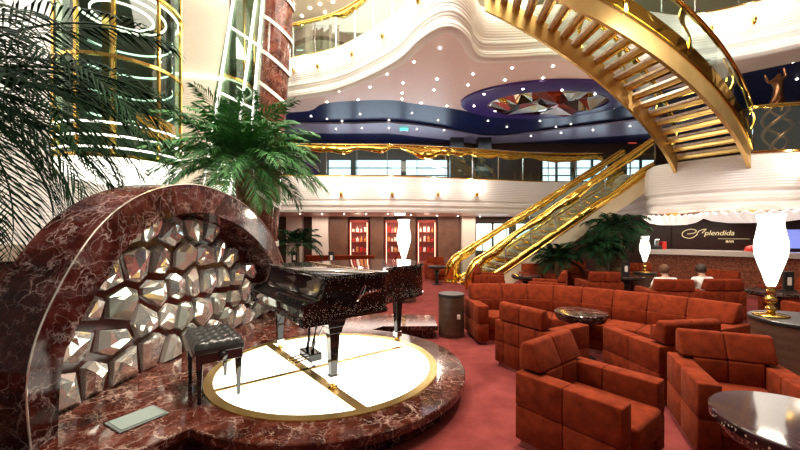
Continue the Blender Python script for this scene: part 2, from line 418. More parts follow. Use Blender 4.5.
gb = spline([(-6, 13.3, 0), (-2.2, 13.35, 0), (-.3, 13.25, 0), (1.5, 13.9, 0), (3.3, 15.0, 0), (4.3, 15.1, 0), (5.5, 14.5, 0), (8.0, 13.2, 0), (11, 12, 0)], 6)
struct(MB().prism([(p.x, p.y) for p in gb]+[(12, 14.0), (9, 15.0), (5.5, 16.0), (3.6, 16.4), (1.5, 15.4), (-.5, 14.6), (-2.4, 14.6), (-6, 14.6)], 5.64, 5.70).build('ceiling_grey_band', 'grey_ceiling'))

# blue oval ring in ceiling with faceted mirrors
ov = thing('ceiling_oval', 'indigo oval ceiling ring around faceted mirror chandelier', 'ceiling feature', (4.5, 11.15, 5.70))
def ell(rx, ry, z, n=64, cx=0, cy=0): return [(cx+rx*math.cos(2*PI*k/n), cy+ry*math.sin(2*PI*k/n), z) for k in range(n)]
MB().loft([ell(2.6, 1.6, 0), ell(2.6, 1.6, -.06), ell(2.55, 1.56, -.08), ell(1.85, 1.06, -.08, cx=.1, cy=.1), ell(1.85, 1.06, .0, cx=.1, cy=.1)], True).build('indigo_ring', 'indigo', ov, auto=40)
rr = random.Random(3)
grid = {}
for i in range(9):
    for j in range(6):
        u = (i-4)/4*1.0; v_ = (j-2.5)/2.5
        r_ = math.sqrt(min(1, u*u+v_*v_))
        k = max(abs(u), abs(v_)) or 1
        s_ = k/max(1e-6, math.hypot(u, v_)) if (u or v_) else 0
        grid[i, j] = Vector((.1+1.8*u*s_+(rr.uniform(-.08, .08) if k < .9 else 0), .1+1.02*v_*s_+(rr.uniform(-.07, .07) if k < .9 else 0), (-.06 if k > .95 else rr.uniform(-.36, -.08))))
up_ = Vector((0, 0, .03))
for i in range(8):
    for j in range(5):
        a, b, c_, d = grid[i, j], grid[i+1, j], grid[i+1, j+1], grid[i, j+1]
        for tri in ((a, b, c_), (a, c_, d)) if rr.random() < .5 else ((a, b, d), (b, c_, d)):
            if (tri[1]-tri[0]).cross(tri[2]-tri[0]).length < .005: continue
            n = rr.choice(['mirror', 'mirror', 'crystal_warm', 'crystal_warm', 'mirror_red', 'mirror_red', 'mirror_dark'])
            bb = MB(); vs = [bb.bm.verts.new(t) for t in tri]; ws = [bb.bm.verts.new(t+up_) for t in tri]
            bb.bm.faces.new(vs); bb.bm.faces.new(ws[::-1])
            for q in range(3): bb.bm.faces.new((vs[q], vs[(q+1) % 3], ws[(q+1) % 3], ws[q]))
            bb.build('mirror_facet', n, ov)

# ------------------------------------------------------------------ back wall, lounge level
def sbox(name, *a, m='white_panel', label=None, bev=0):
    return struct(MB().box(*a, bev).build(name, m), label)
sbox('wall_panel_cream', -3.35, -2.75, 13.7, 14.2, 0, 2.24, m='cream_wall')
sbox('wall_panel_cream', 2.35, 2.85, 13.6, 14.2, 0, 2.24, m='cream_wall')
sbox('wall_panel_cream', -4.4, -3.8, 13.9, 14.2, 0, 2.24, m='cream_wall')
for k, (x0, x1) in enumerate(((-2.72, -2.0), (-1.15, -.62), (.15, .6), (1.45, 2.3))):
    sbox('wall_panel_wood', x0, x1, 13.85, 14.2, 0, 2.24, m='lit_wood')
cabspec = [(-1.95, -1.2, 'lit red display cabinet by the cream pier, leftmost of three'), (-.58, .1, 'lit red display cabinet behind the tall white lamp, middle of three'), (.65, 1.4, 'lit red display cabinet with white boxes, nearest the stairs')]
for k, (x0, x1, lab) in enumerate(cabspec):
    t = thing('display_cabinet', lab, 'cabinet', ((x0+x1)/2, 14.0, 0), 0, 'display cabinets in the back wall')
    hw = (x1-x0)/2
    b = MB(); b.box(-hw, -hw+.05, -.2, .15, 0, 2.05); b.box(hw-.05, hw, -.2, .15, 0, 2.05); b.box(-hw, hw, -.2, .15, 2.0, 2.1); b.box(-hw, hw, -.2, .15, 0, .5)
    b.build('cabinet_frame', 'red_cabinet', t)
    MB().box(-hw+.05, hw-.05, .12, .15, .5, 2.0).build('back_panel', 'cabinet_glow', t)
    for s_ in (-1, 1): MB().box(s_*(hw-.06)-.012, s_*(hw-.06)+.012, -.21, -.19, .5, 2.0).build('light_strip', 'cabinet_strip', t)
    point('cabinet_light', ((x0+x1)/2, 13.6, 1.7), 5, (1, .8, .6))
    for z in (.85, 1.25, 1.62): MB().box(-hw+.05, hw-.05, -.18, .12, z, z+.025).build('shelf', 'red_cabinet', t)
    for z in (.875, 1.275, 1.645):
        for q in range(4):
            h = rr.uniform(.1, .22); x = (x0+x1)/2-hw+.14+q*(2*hw-.28)/3
            b = MB(); ww = rr.uniform(.035, .06)
            if rr.random() < .5: b.box(-ww, ww, -.05, .05, 0, h, .008); nm = 'gift_box'
            else: b.lathe([(ww, 0), (ww, h*.6), (ww*.35, h*.75), (ww*.35, h)], 12); nm = 'bottle'
            o = b.build(nm, rr.choice(['item_white', 'item_white', 'item_amber', 'red_plastic']))
            o.location = (x, 13.95, z)
            row = {.875: 'lower', 1.275: 'middle', 1.645: 'upper'}[z]
            pos = ('far left', 'left of centre', 'right of centre', 'far right')[q]
            tag(o, 'small %s on the %s shelf, %s, of the %s display cabinet' % (nm.replace('_', ' '), row, pos, ('left', 'middle', 'right')[k]), 'bottle' if nm == 'bottle' else 'box', 'goods in the display cabinets')
# far right windows (lounge level, behind the stairs)
for k, (x0, x1) in enumerate(((2.95, 4.3), (4.5, 5.9), (6.1, 7.4))):
    o = struct(MB().box(x0, x1, 14.12, 14.19, .9, 1.98).build('window_%d' % (k+1), 'lounge_window_glow' if k < 2 else 'panel_brown'))
    b = MB(); 
    for xx in (x0, (x0+x1)/2, x1): b.box(xx-.04, xx+.04, 14.06, 14.2, .85, 2.03)
    b.box(x0, x1, 14.06, 14.2, .85, .92); b.box(x0, x1, 14.06, 14.2, 1.96, 2.03)
    b.build('window_frame', 'panel_brown', o)
# mid deck windows and panels
for k, (px0, px1) in enumerate(((296, 320), (328, 352), (355, 402), (405, 448), (541, 571), (575, 608), (625, 655))):
    y = 16.5; x0 = (px0-400)/F*y; x1 = (px1-400)/F*y
    o = struct(MB().box(x0, x1, 16.5, 16.56, 3.5, 5.0).build('window_%d' % (k+4), 'window_glow' if k not in (0,) else 'indigo'))
    b = MB(); n = 2 if k > 3 else 1
    for q in range(n+1): xx = x0+(x1-x0)*q/n; b.box(xx-.05, xx+.05, 16.42, 16.56, 3.5, 5.0)
    b.box(x0, x1, 16.42, 16.56, 4.93, 5.0); b.box(x0, x1, 16.42, 16.56, 4.2, 4.25); b.box(x0, x1, 16.42, 16.56, 4.55, 4.59); b.box(x0, x1, 16.42, 16.56, 3.9, 3.96); b.box(x0, x1, 16.42, 16.56, 3.5, 3.57)
    b.build('window_frame', 'black_satin', o)
for k, px in enumerate((458, 486)):
    x = (px-400)/F*15
    sbox('wall_column_dark', x-.28, x+.28, 15.2, 15.7, 3.35, 5.64, m='black_satin')
# upper deck background
sbox('wall_upper_deck', -4.6, 14.7, 15.8, 16.0, 6.85, 9.6, m='cream_wall')
b = MB()
for s_ in (0, 1): b.box(-4.4+s_*2.4, -4.0+s_*2.4, 13.2, 13.5, 6.85, 8.6)
b.loft([[(-4.4+2.8*t/12, yy, 8.3+.55*math.sin(PI*t/12)+dz) for yy, dz in ((13.2, 0), (13.2, .4), (13.5, .4), (13.5, 0))] for t in range(13)], True, True)
struct(b.build('wall_arch_upper', 'lit_wood'))

# ------------------------------------------------------------------ marble column and mirrored panel
cl = thing('marble_column', 'tall red-brown marble column with slanted white bands behind the palm', 'column', (-3.2, 8.7, 0))
def colx(z): return (z-3.0)*.07
MB().loft([[(colx(z)+.33*math.cos(a*PI/16), .33*math.sin(a*PI/16), z) for a in range(32)] for z in (0, 2, 4, 6, 8, 9.6)], True, True).build('shaft', 'column_marble', cl, smooth=False, auto=40)
for z in (1.6, 2.5, 3.35, 4.2, 4.95, 5.7, 6.5, 7.3, 8.1, 8.9):
    rows = []
    for r_, dz in ((.33, -.05), (.35, -.045), (.35, .045), (.33, .05)):
        rows.append([(colx(z)+r_*math.cos(a*PI/16), r_*math.sin(a*PI/16), z+dz-.26*math.cos(a*PI/16)*r_/.33) for a in range(32)])
    MB().loft(rows, True).build('band', 'white_panel', cl, smooth=False, auto=40)
MB().lathe([(.45, 0), (.45, .12), (.36, .2), (.34, .3)], 32, c=(-.2, 0)).build('base', 'red_marble', cl, auto=40)
# mirrored glass panel between column and wall
gp = thing('mirror_panel', 'leaning mirrored glass panel edged with white light lines beside the marble column', 'panel', (0, 9.2, 0))
def gpt(px, py): return Vector(((px-400)/F*9.2, 0, CH+(HOR-py)/F*9.2))
cr = [gpt(196, 195), gpt(248, 195), gpt(270, -60), gpt(243, -60)]
MB().loft([[p+Vector((0, dy, 0)) for p in cr] for dy in (0, .05)], True, True).build('glass_pane', 'mirror_glass', gp)
def gtube(a, b, m='led', r=.022): MB().tube([a+Vector((0, -.03, 0)), b+Vector((0, -.03, 0))], r, 6).build('light_line', m, gp)
gtube(gpt(232, 0)+(gpt(243, -60)-gpt(232, 0)), gpt(203, 195)); gtube(gpt(264, -60), gpt(232, 195)-Vector((.05, 0, 0))); gtube(gpt(268, -60), gpt(250, 150))
gtube(gpt(229, 26), gpt(262, 48)); gtube(gpt(219, 92), gpt(256, 110)); gtube(gpt(205, 160), gpt(250, 172))
# light lines on atrium wall
for z in (5.55, 3.42, 7.6):
    pa = spline([(-6.3, 8.78, z), (-5.9, 8.85, z), (-5.0, 9.05, z), (-4.5, 9.22, z)], 4)
    tag(MB().tube(pa, .03, 6).build('light_strip', 'led'), 'thin glowing white line along the cream atrium wall, %s of three' % {5.55: 'middle one', 3.42: 'lowest', 7.6: 'topmost'}[z], 'light strip', 'light strips on the atrium wall')

# ------------------------------------------------------------------ glass lift
lift = thing('panoramic_lift', 'round glass lift with gold rings and glowing white underside', 'lift', (-5.62, 7.3, 0))
MB().lathe([(1.02, 3.0), (1.02, 9.6)], 48, cap=False).build('glass_shell', 'lift_glass', lift, smooth=True)
MB().lathe([(.02, 2.58), (.5, 2.6), (.85, 2.68), (1.0, 2.82), (1.04, 2.95), (.02, 2.97)], 48, cap=False).build('glowing_base', 'lift_glow', lift, smooth=True)
for z in (2.98, 4.75, 6.1, 9.0):
    MB().lathe([(1.01, z-.03), (1.06, z-.03), (1.06, z+.03), (1.01, z+.03), (1.01, z-.03)], 48, cap=False).build('gold_ring', 'gold', lift)
for z in (3.12, 3.33, 3.56): MB().lathe([(1.03, z-.016), (1.055, z-.016), (1.055, z+.016), (1.03, z+.016), (1.03, z-.016)], 48, cap=False).build('light_ring', 'led', lift)
for z, r_ in ((6.05, .95), (6.02, .72), (5.99, .5)): MB().lathe([(r_, z-.016), (r_+.03, z-.016), (r_+.03, z+.016), (r_, z+.016), (r_, z-.016)], 48, cap=False).build('light_ring', 'led', lift)
MB().lathe([(.05, 6.35), (1.0, 6.2), (1.0, 6.6), (.05, 6.7)], 48, cap=False).build('car_roof', 'lift_dark', lift, smooth=True)
MB().lathe([(.9, 3.0), (.9, 9.55)], 32, cap=False, a0=R(30), a1=R(250)).build('rear_panel', 'lift_dark', lift)
for z in (4.1, 4.6, 5.1, 5.6):
    MB().lathe([(.86, z-.02), (.86, z+.02)], 24, cap=False, a0=R(20), a1=R(170)).build('light_ledge', 'led_green', lift)
MB().lathe([(.92, 3.45), (.92, 3.85)], 24, cap=False, a0=R(-40), a1=R(200)).build('amber_band', 'amber', lift)
MB().lathe([(.97, 2.98), (.97, 3.9)], 8, cap=False, a0=R(185), a1=R(240)).build('yellow_panel', 'yellow_panel', lift)
for a in (182, 228, 268, 300, 340, 20):
    MB().box(-.025, .025, -.025, .025, 3.0, 9.5, mtx=Matrix.Translation((1.02*math.cos(R(a)), 1.02*math.sin(R(a)), 0))).build('post', 'gold', lift)
MB().box(-.35, -.2, -.1, .1, 3.2, 9.5).build('guide_rail', 'gold_plain', lift)

# ------------------------------------------------------------------ low planter wall at left
pw = thing('planter_wall', 'low marble planter wall with pale cap by the left white wall', 'planter', (0, 0, 0))
pa = spline([(-7.8, 3.4, 0), (-6.9, 5.0, 0), (-5.6, 5.9, 0), (-4.2, 6.4, 0)], 6); ns = normals2(pa)
for z0, z1, mm, o_, nm in ((.2, 1.16, 'red_marble', .0, 'marble_face'), (1.16, 1.42, 'pale_marble', .04, 'cap')):
    MB().loft([[(p.x+q.x*o_, p.y+q.y*o_, z0), (p.x+q.x*o_, p.y+q.y*o_, z1), (p.x-q.x*.35, p.y-q.y*.35, z1), (p.x-q.x*.35, p.y-q.y*.35, z0)] for p, q in zip(pa, ns)], True, True).build(nm, mm, pw, auto=40)

# ------------------------------------------------------------------ marble arch + crystal wall
def ap(Y): return -2.35+(Y-2.42)*.094          # x of the front plane
prof_out = spline([(2.3, .2, 0), (2.28, .7, 0), (2.42, 1.13, 0), (2.74, 1.62, 0), (3.15, 1.93, 0), (3.7, 2.10, 0), (4.28, 2.11, 0), (5.0, 1.95, 0), (5.65, 1.6, 0), (6.15, 1.1, 0), (6.42, .65, 0), (6.5, .2, 0)], 6)
prof_in = []
cy, cz = 4.35, .2
for p in prof_out:
    n = Vector((cy-p.x, (cz+.35)-p.y, 0)); n.normalize()
    if p.y < .8: n = Vector((1 if p.x < cy else -1, .1, 0)).normalized()
    wd = .17+.14*min(1, max(0, (p.y-.2)/1.2))
    prof_in.append(p+n*wd)
prof_in[0].y = .2; prof_in[-1].y = .2
for q in prof_in: q.y = max(q.y, .2)
arch = thing('marble_arch', 'large red veined marble arch on the stage framing the crystal wall', 'arch', (0, 0, 0))
DEP = .42
rows = []
for p, q in zip(prof_out, prof_in):
    rows.append([(ap(p.x), p.x, p.y), (ap(p.x)-DEP, p.x, p.y), (ap(q.x)-DEP, q.x, q.y), (ap(q.x), q.x, q.y)])
MB().loft(rows, True, True).build('arch_ring', 'arch_marble', arch, auto=50)
eb = MB()
eb.tube([(ap(p.x)+.004, p.x, p.y) for p in prof_out], .006, 6); eb.build('edge_bead', 'crystal_warm', arch)
# backing wall and crystals
cw = thing('crystal_screen', 'screen of faceted mirror crystals set under the marble arch', 'crystal wall', (0, 0, 0))
inpoly = [Vector((q.x, q.y)) for q in prof_in]
b = MB()
b.loft([[(ap(q.x)-DEP*.9+dx, q.x, q.y) for q in inpoly] for dx in (0, -.08)], True, True); b.build('backing', 'backing', cw)
def clip(poly, p, n):
    out = []
    for i in range(len(poly)):
        a, b_ = poly[i], poly[(i+1) % len(poly)]
        da, db = (a-p).dot(n), (b_-p).dot(n)
        if da <= 0: out.append(a)
        if (da < 0 < db) or (db < 0 < da): out.append(a+(b_-a)*(da/(da-db)))
    return out
rc = random.Random(11); seeds = []
sp = .325
for j in range(9):
    for i in range(15):
        y = 2.45+i*sp+(sp/2 if j % 2 else 0)+rc.uniform(-.085, .085); z = .34+j*sp*1.0+rc.uniform(-.085, .085)
        seeds.append(Vector((y, z)))
hull = [Vector((q.x, q.y)) for q in inpoly]
def inside(p):
    c = False; n = len(hull)
    for i in range(n):
        a, b_ = hull[i], hull[(i+1) % n]
        if (a.y > p.y) != (b_.y > p.y) and p.x < (b_.x-a.x)*(p.y-a.y)/(b_.y-a.y)+a.x: c = not c
    return c
step = max(1, len(hull)//24)
for s_ in seeds:
    if not inside(s_): continue
    poly = [Vector(h) for h in hull]
    for t_ in seeds:
        if t_ is s_ or (t_-s_).length > .9: continue
        n = (t_-s_).normalized(); poly = clip(poly, (s_+t_)/2-n*.034, n)
        if len(poly) < 3: break
    if len(poly) < 3: continue
    # merge close points
    pp = []
    for q in poly:
        if not pp or (q-pp[-1]).length > .05: pp.append(q)
    if len(pp) > 2 and (pp[0]-pp[-1]).length < .05: pp.pop()
    if len(pp) < 3: continue
    ar = abs(sum(pp[i].x*pp[(i+1) % len(pp)].y-pp[(i+1) % len(pp)].x*pp[i].y for i in range(len(pp))))/2
    if ar < .02: continue
    c2 = sum(pp, Vector((0, 0)))/len(pp)
    pp = [c2+(q-c2)*.97 for q in pp]
    tilt = (rc.uniform(-.16, .16), rc.uniform(-.14, .14)); off = Vector((rc.uniform(-.04, .04), rc.uniform(-.04, .04)))
    def X(q, d): return (ap(q.x)-DEP*.9+.035+d+tilt[0]*(q.x-c2.x)+tilt[1]*(q.y-c2.y), q.x, q.y)
    b = MB(); n = len(pp)
    base = [b.bm.verts.new((ap(q.x)-DEP*.9-.01, q.x, q.y)) for q in pp]
    rim = [b.bm.verts.new(X(q, .01)) for q in pp]
    ks = rc.uniform(.5, .68)
    tp = [b.bm.verts.new(X(c2+off+(q-c2)*ks, rc.uniform(.045, .075))) for q in pp]
    apx = b.bm.verts.new(X(c2+off*1.2, rc.uniform(.05, .085)))
    for i in range(n):
        k = (i+1) % n
        b.bm.faces.new((base[i], base[k], rim[k], rim[i]))
        b.bm.faces.new((rim[i], rim[k], tp[k])); b.bm.faces.new((rim[i], tp[k], tp[i]))
        b.bm.faces.new((tp[i], tp[k], apx))
    b.bm.faces.new(base[::-1])
    b.build('crystal', rc.choice(['crystal', 'crystal', 'crystal', 'crystal_warm', 'crystal_green']), cw)

# ------------------------------------------------------------------ grand piano
pn = thing('grand_piano', 'black speckled lacquer grand piano with lid closed on the glowing disc', 'grand piano', (-1.03, 3.8, .205), math.atan2(.607, .795))
outl = [(-.10, -.78), (.42, -.78), (.52, -.775), (.575, -.72), (.61, -.62), (.69, -.52), (.84, -.44), (1.08, -.38), (1.32, -.32), (1.52, -.18), (1.63, .05), (1.66, .3), (1.60, .54), (1.42, .70), (1.15, .78), (-.10, .78)]
sm = [Vector((x, y, 0)) for x, y in outl]
core = [sm[0], sm[1]]+spline(sm[1:15], 4)[1:]+[sm[15]]
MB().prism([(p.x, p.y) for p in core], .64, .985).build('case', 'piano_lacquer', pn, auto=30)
def off_poly(ps, d):
    out = []; n = len(ps)
    for i in range(n):
        t = (ps[(i+1) % n]-ps[i-1]).normalized(); out.append(ps[i]+Vector((t.y, -t.x, 0))*d)
    return out
lid = off_poly(core, .018)
def cutx(ps, x0, keep_gt):
    v2 = [Vector((p.x, p.y)) for p in ps]
    return clip(v2, Vector((x0, 0)), Vector((-1, 0)) if keep_gt else Vector((1, 0)))
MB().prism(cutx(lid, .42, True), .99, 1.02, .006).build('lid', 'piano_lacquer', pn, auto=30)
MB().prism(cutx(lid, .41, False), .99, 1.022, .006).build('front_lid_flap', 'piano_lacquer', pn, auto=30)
MB().box(.405, .425, -.78, .78, 1.0, 1.025).build('hinge', 'gold', pn)
MB().prism([(p.x, p.y) for p in off_poly(core, .012)], .63, .655).build('bottom_moulding', 'black_gloss', pn, auto=30)
MB().box(-.3, -.08, -.74, .74, .60, .70, .008).build('keybed', 'piano_lacquer', pn)
MB().box(-.315, -.27, -.70, .70, .66, .745, .008).build('key_slip', 'black_gloss', pn)
for s_ in (-1, 1):
    pr = [(-.315, .60), (-.315, .74), (-.30, .785), (-.27, .80), (-.22, .80), (-.165, .82), (-.13, .88), (-.105, .985), (-.06, .985), (-.06, .60)]
    MB().loft([[(x, s_*.74+dy, z) for x, z in pr] for dy in (-.045, .045)], True, True).build('arm_cheek', 'piano_lacquer', pn, auto=30)
fb = spline([(-.285, .745, 0), (-.23, .76, 0), (-.175, .785, 0), (-.14, .84, 0), (-.115, .93, 0), (-.105, .985, 0)], 4)
MB().loft([[(p.x, yy, p.y) for p in fb]+[(p.x+.02, yy, p.y-.02) for p in reversed(fb)] for yy in (-.695, .695)], True, True).build('fallboard', 'black_gloss', pn, auto=30)
MB().box(-.13, -.09, -.70, .70, .70, .80).build('key_block', 'black_gloss', pn)
def pleg(u, v):
    b = MB(); h = .63
    for (w0, z0, w1, z1) in ((.028, .10, .048, .50), (.06, .50, .07, .56), (.075, .56, .09, h)):
        b.hexa([(u-w0, v-w0, z0), (u+w0, v-w0, z0), (u+w0, v+w0, z0), (u-w0, v+w0, z0), (u-w1, v-w1, z1), (u+w1, v-w1, z1), (u+w1, v+w1, z1), (u-w1, v+w1, z1)], .004)
    lg = b.build('leg', 'black_gloss', pn)
    MB().box(u-.042, u+.042, v-.042, v+.042, .055, .12, .005).build('leg_cap', 'silver', lg)
    b = MB(); b.box(u-.018, u+.018, v-.018, v+.018, .03, .06)
    b.lathe([(.03, .0), (.045, .004), (.045, .012), (.02, .018), (.02, .035)], 16, c=(u, v)); b.build('caster_cup', 'gold', lg)
pleg(.0, -.70); pleg(.0, .70); pleg(1.33, .1)
# lyre
ly = MB()
for s_ in (-1, 1): ly.tube([(.1, s_*.05, .62), (.12, s_*.10, .45), (.1, s_*.06, .25), (.08, s_*.07, .13)], .018, 8)
ly.build('pedal_lyre', 'black_gloss', pn, smooth=True)
MB().box(.02, .16, -.14, .14, .06, .14, .01).build('pedal_box', 'black_gloss', pn)
for v_ in (-.08, 0, .08):
    MB().tube([(.05, v_, .085), (-.04, v_, .08), (-.12, v_, .065)], [.009, .011, .016], 8, .5).build('pedal', 'gold', pn)
MB().tube([(.15, .09, .1), (.45, .15, .62)], .006, 6).build('brace_rod', 'silver', pn)
for p0 in ((.07, -.11), (.07, .11)): MB().box(p0[0]-.02, p0[0]+.02, p0[1]-.02, p0[1]+.02, 0, .06).build('lyre_foot', 'silver', pn)
# silver script on the side
sc = [(.22, .80), (.25, .87), (.29, .91), (.285, .87), (.24, .80), (.21, .775), (.2, .785), (.24, .815), (.28, .82), (.30, .85), (.31, .825), (.325, .835), (.34, .86), (.345, .83), (.36, .84), (.375, .87), (.375, .835), (.395, .845), (.41, .86), (.415, .838), (.44, .845), (.47, .858)]
MB().tube(spline([(x+.0, -.787, z) for x, z in sc], 4), .0055, 5).build('silver_script', 'silver', pn)
# bench
bn = thing('piano_bench', 'black piano bench with tufted leather seat beside the keyboard', 'bench', (-1.68, 3.24, .2), math.atan2(.607, .795))
b = MB(); NX, NY = 28, 40; hx, hy = .19, .315
rows = []
for i in range(NX+1):
    r_ = []
    for j in range(NY+1):
        x = -hx+2*hx*i/NX; y = -hy+2*hy*j/NY
        u = x/(2*hx)*3; v_ = y/(2*hy)*5
        q = abs(math.sin(PI*(u+v_)))*abs(math.sin(PI*(u-v_)))
        e = min(1, (hx-abs(x))/.03)*min(1, (hy-abs(y))/.03)
        r_.append((x, y, .455+.012*min(1, e)+.05*math.sqrt(max(0, e))*(.55+.45*q**.5)))
    rows.append(r_)
b.loft(rows); b.build('seat_cushion', 'leather', bn, smooth=True)
MB().box(-hx, hx, -hy, hy, .41, .465, .012).build('cushion_side', 'leather', bn)
MB().box(-.18, .18, -.30, .30, .33, .41, .005).build('apron', 'black_gloss', bn)
for sx_ in (-1, 1):
    for sy_ in (-1, 1):
        b = MB(); x, y = sx_*.15, sy_*.26
        b.hexa([(x-.013, y-.013, .0), (x+.013, y-.013, .0), (x+.013, y+.013, .0), (x-.013, y+.013, .0), (x-.025, y-.025, .34), (x+.025, y-.025, .34), (x+.025, y+.025, .34), (x-.025, y+.025, .34)], .003)
        b.build('leg', 'black_gloss', bn)
kb = MB(); kb.lathe([(.001, 0), (.03, 0), (.035, .01), (.03, .03), (.001, .032)], 20, cap=False)
k = kb.build('adjusting_knob', 'black_gloss', bn, smooth=True); k.location = (.02, -.30, .38); k.rotation_euler = (R(90), 0, 0)

# ------------------------------------------------------------------ armchairs
W, D, AH, AT = .74, .74, .55, .14
def cushion_profile(b, x0, x1, prof, bev=.02):
    a = [b.bm.verts.new((x0, y, z)) for y, z in prof]; c2 = [b.bm.verts.new((x1, y, z)) for y, z in prof]
    n = len(prof); fs = [b.bm.faces.new(a), b.bm.faces.new(c2[::-1])]
    for i in range(n): fs.append(b.bm.faces.new((a[i], c2[i], c2[(i+1) % n], a[(i+1) % n])))
    es = list({e for f in fs for e in f.edges})
    bmesh.ops.bevel(b.bm, geom=es, offset=bev, segments=3, affect='EDGES', profile=.5)
def make_armchair():          # front is +Y
    t = thing('armchair', 'x', 'armchair', (0, 0, 0))
    MB().box(-W/2+.03, W/2-.03, -D/2+.03, D/2-.03, 0, .05).build('plinth', 'plinth', t)
    zs = ((.05, .30), (.30, AH))
    for s_ in (-1, 1):
        b = MB(); x0, x1 = (W/2-AT, W/2) if s_ > 0 else (-W/2, -W/2+AT)
        for (y0, y1) in ((-D/2, 0), (0, D/2)):
            for z0, z1 in zs: b.box(x0, x1, y0, y1, z0, z1, .012)
        b.build('armrest', 'rust_suede', t, auto=50)
    b = MB()
    for k_ in range(2):
        for z0, z1 in zs: b.box(-W/2+AT+k_*(W/2-AT), (k_)*(W/2-AT), -D/2, -D/2+.13, z0, z1, .012)
    for k_ in range(2):
        x0 = -W/2+AT+k_*(W/2-AT)
        b.box(x0, x0+W/2-AT, -D/2+.12, -D/2+.18, .36, .57, .018)
    b.build('backrest', 'rust_suede', t, auto=50)
    b = MB(); hw = W/2-.06
    for k_ in range(2): cushion_profile(b, -hw+k_*hw, -hw+(k_+1)*hw, [(-D/2+.0, .56), (-D/2+.0, .745), (-D/2+.03, .775), (-D/2+.09, .775), (-D/2+.18, .57)], .02)
    b.build('headrest', 'rust_suede', t, auto=50)
    b = MB(); b.box(-W/2+AT, W/2-AT, -D/2+.13, D/2+.03, .20, .39, .03, seg=3); b.box(-W/2+AT, W/2-AT, -D/2+.2, D/2-.02, .05, .20, .01)
    b.build('seat', 'rust_suede', t, auto=50)
    return t
chair = make_armchair()
A = 'rust suede armchair '
chairs = [   # x, y, facing dx, dy, label
    (1.39, 2.66, .61, -.79, A+'nearest the camera, open side toward the glossy strip table'),
    (1.66, 4.25, .87, .5, A+'with its back to the stage, beside the round marble table'),
    (2.70, 3.74, -.15, .99, A+'seen from behind, facing the curved sofa, back to back with another'),
    (2.57, 2.72, -.39, -.92, A+'facing the camera, directly behind the glossy strip table'),
    (2.3, 9.3, 1, -.25, A+'just in front of the stair foot, headrest at its left'),
    (3.6, 9.46, -.05, -1, A+'facing the camera beside the gold stairs, behind a small dark table'),
    (3.25, 7.9, -.85, .45, A+'turned left behind the curved sofa, in front of the dark table'),
    (4.95, 10.1, -.2, -1, A+'small and far, under the stair between the palms'),
    (4.4, 8.0, .1, 1, A+'seen from behind, in front of the two potted palms'),
    (6.45, 9.6, -.3, -1, A+'facing the camera beside the glowing lamp near the bar'),
    (4.96, 6.75, .2, .97, A+'in which the brown-haired guest sits'),
    (5.83, 6.8, .05, 1, A+'in which the dark-haired guest sits'),
    (6.9, 7.9, -.9, -.4, A+'between the dark-haired guest and the bar counter'),
    (7.52, 6.85, -.9, .2, A+'right of the big white lamp, near the frame edge'),
    (6.25, 5.2, .1, 1, A+'behind the drum lamp table at the right edge'),
    (1.3, 12.2, .3, -1, A+'far back, left of the stair newel by the cabinets'),
    (.25, 12.75, 1, -.3, A+'far back in front of the right display cabinet'),
]
for i, (x, y, dx, dy, lab) in enumerate(chairs):
    place(chair, i > 0, (x, y, 0), math.atan2(dy, dx)-PI/2, lab, 'rust suede armchairs of the lounge')
# seats far behind piano
bs = thing('long_sofa', 'long low rust sofa against the far wall behind the piano', 'sofa', (-2.1, 12.6, 0))
for q in range(4):
    MB().box(-1.2+q*.6, -.6+q*.6, -.1, .12, .35, .82, .02).build('backrest', 'rust_suede', bs)
MB().box(-1.2, 1.2, -.75, -.1, .06, .42, .03).build('seat', 'rust_suede', bs)
MB().box(-1.15, 1.15, -.7, .1, 0, .06).build('plinth', 'plinth', bs)

# ------------------------------------------------------------------ curved sofa
so = thing('curved_sofa', 'long curved rust suede sofa with panelled backs facing the camera', 'sofa', (0, 0, 0))
pa = spline([(1.04, 5.84, 0), (1.62, 5.88, 0), (2.2, 5.80, 0), (2.75, 5.52, 0), (3.2, 5.14, 0), (3.6, 4.72, 0), (3.86, 4.40, 0), (4.0, 4.1, 0)], 10)
# resample
cum = [0]
for i in range(1, len(pa)): cum.append(cum[-1]+(pa[i]-pa[i-1]).length)
def at(s):
    s = max(0, min(cum[-1], s))
    for i in range(1, len(cum)):
        if cum[i] >= s: return pa[i-1].lerp(pa[i], (s-cum[i-1])/max(1e-9, cum[i]-cum[i-1]))
def fr(s):
    p = at(s); t = (at(s+.15)-at(s-.15)); t.z = 0; t.normalize(); return p, Vector((t.y, -t.x, 0))
TL = cum[-1]; SD = .70
def sp_(s, d, z): p, n = fr(s); q = p+n*d; return (q.x, q.y, z)
def sblock(b, s0, s1, d0, d1, z0, z1, bev=.015, dt=None):
    e0, e1 = dt if dt else (d0, d1)
    b.hexa([sp_(s0, d1, z0), sp_(s1, d1, z0), sp_(s1, d0, z0), sp_(s0, d0, z0), sp_(s0, e1, z1), sp_(s1, e1, z1), sp_(s1, e0, z1), sp_(s0, e0, z1)], bev)
NSEG = 8; s0_ = .16; seg = (TL-2*s0_)/NSEG
bp = MB(); bp2 = MB(); 
for k in range(NSEG*2):
    sblock(bp, s0_*.4+k*(TL-.8*s0_)/(NSEG*2), s0_*.4+(k+1)*(TL-.8*s0_)/(NSEG*2), .04, SD-.05, 0, .05, 0)
bp.build('plinth', 'plinth', so)
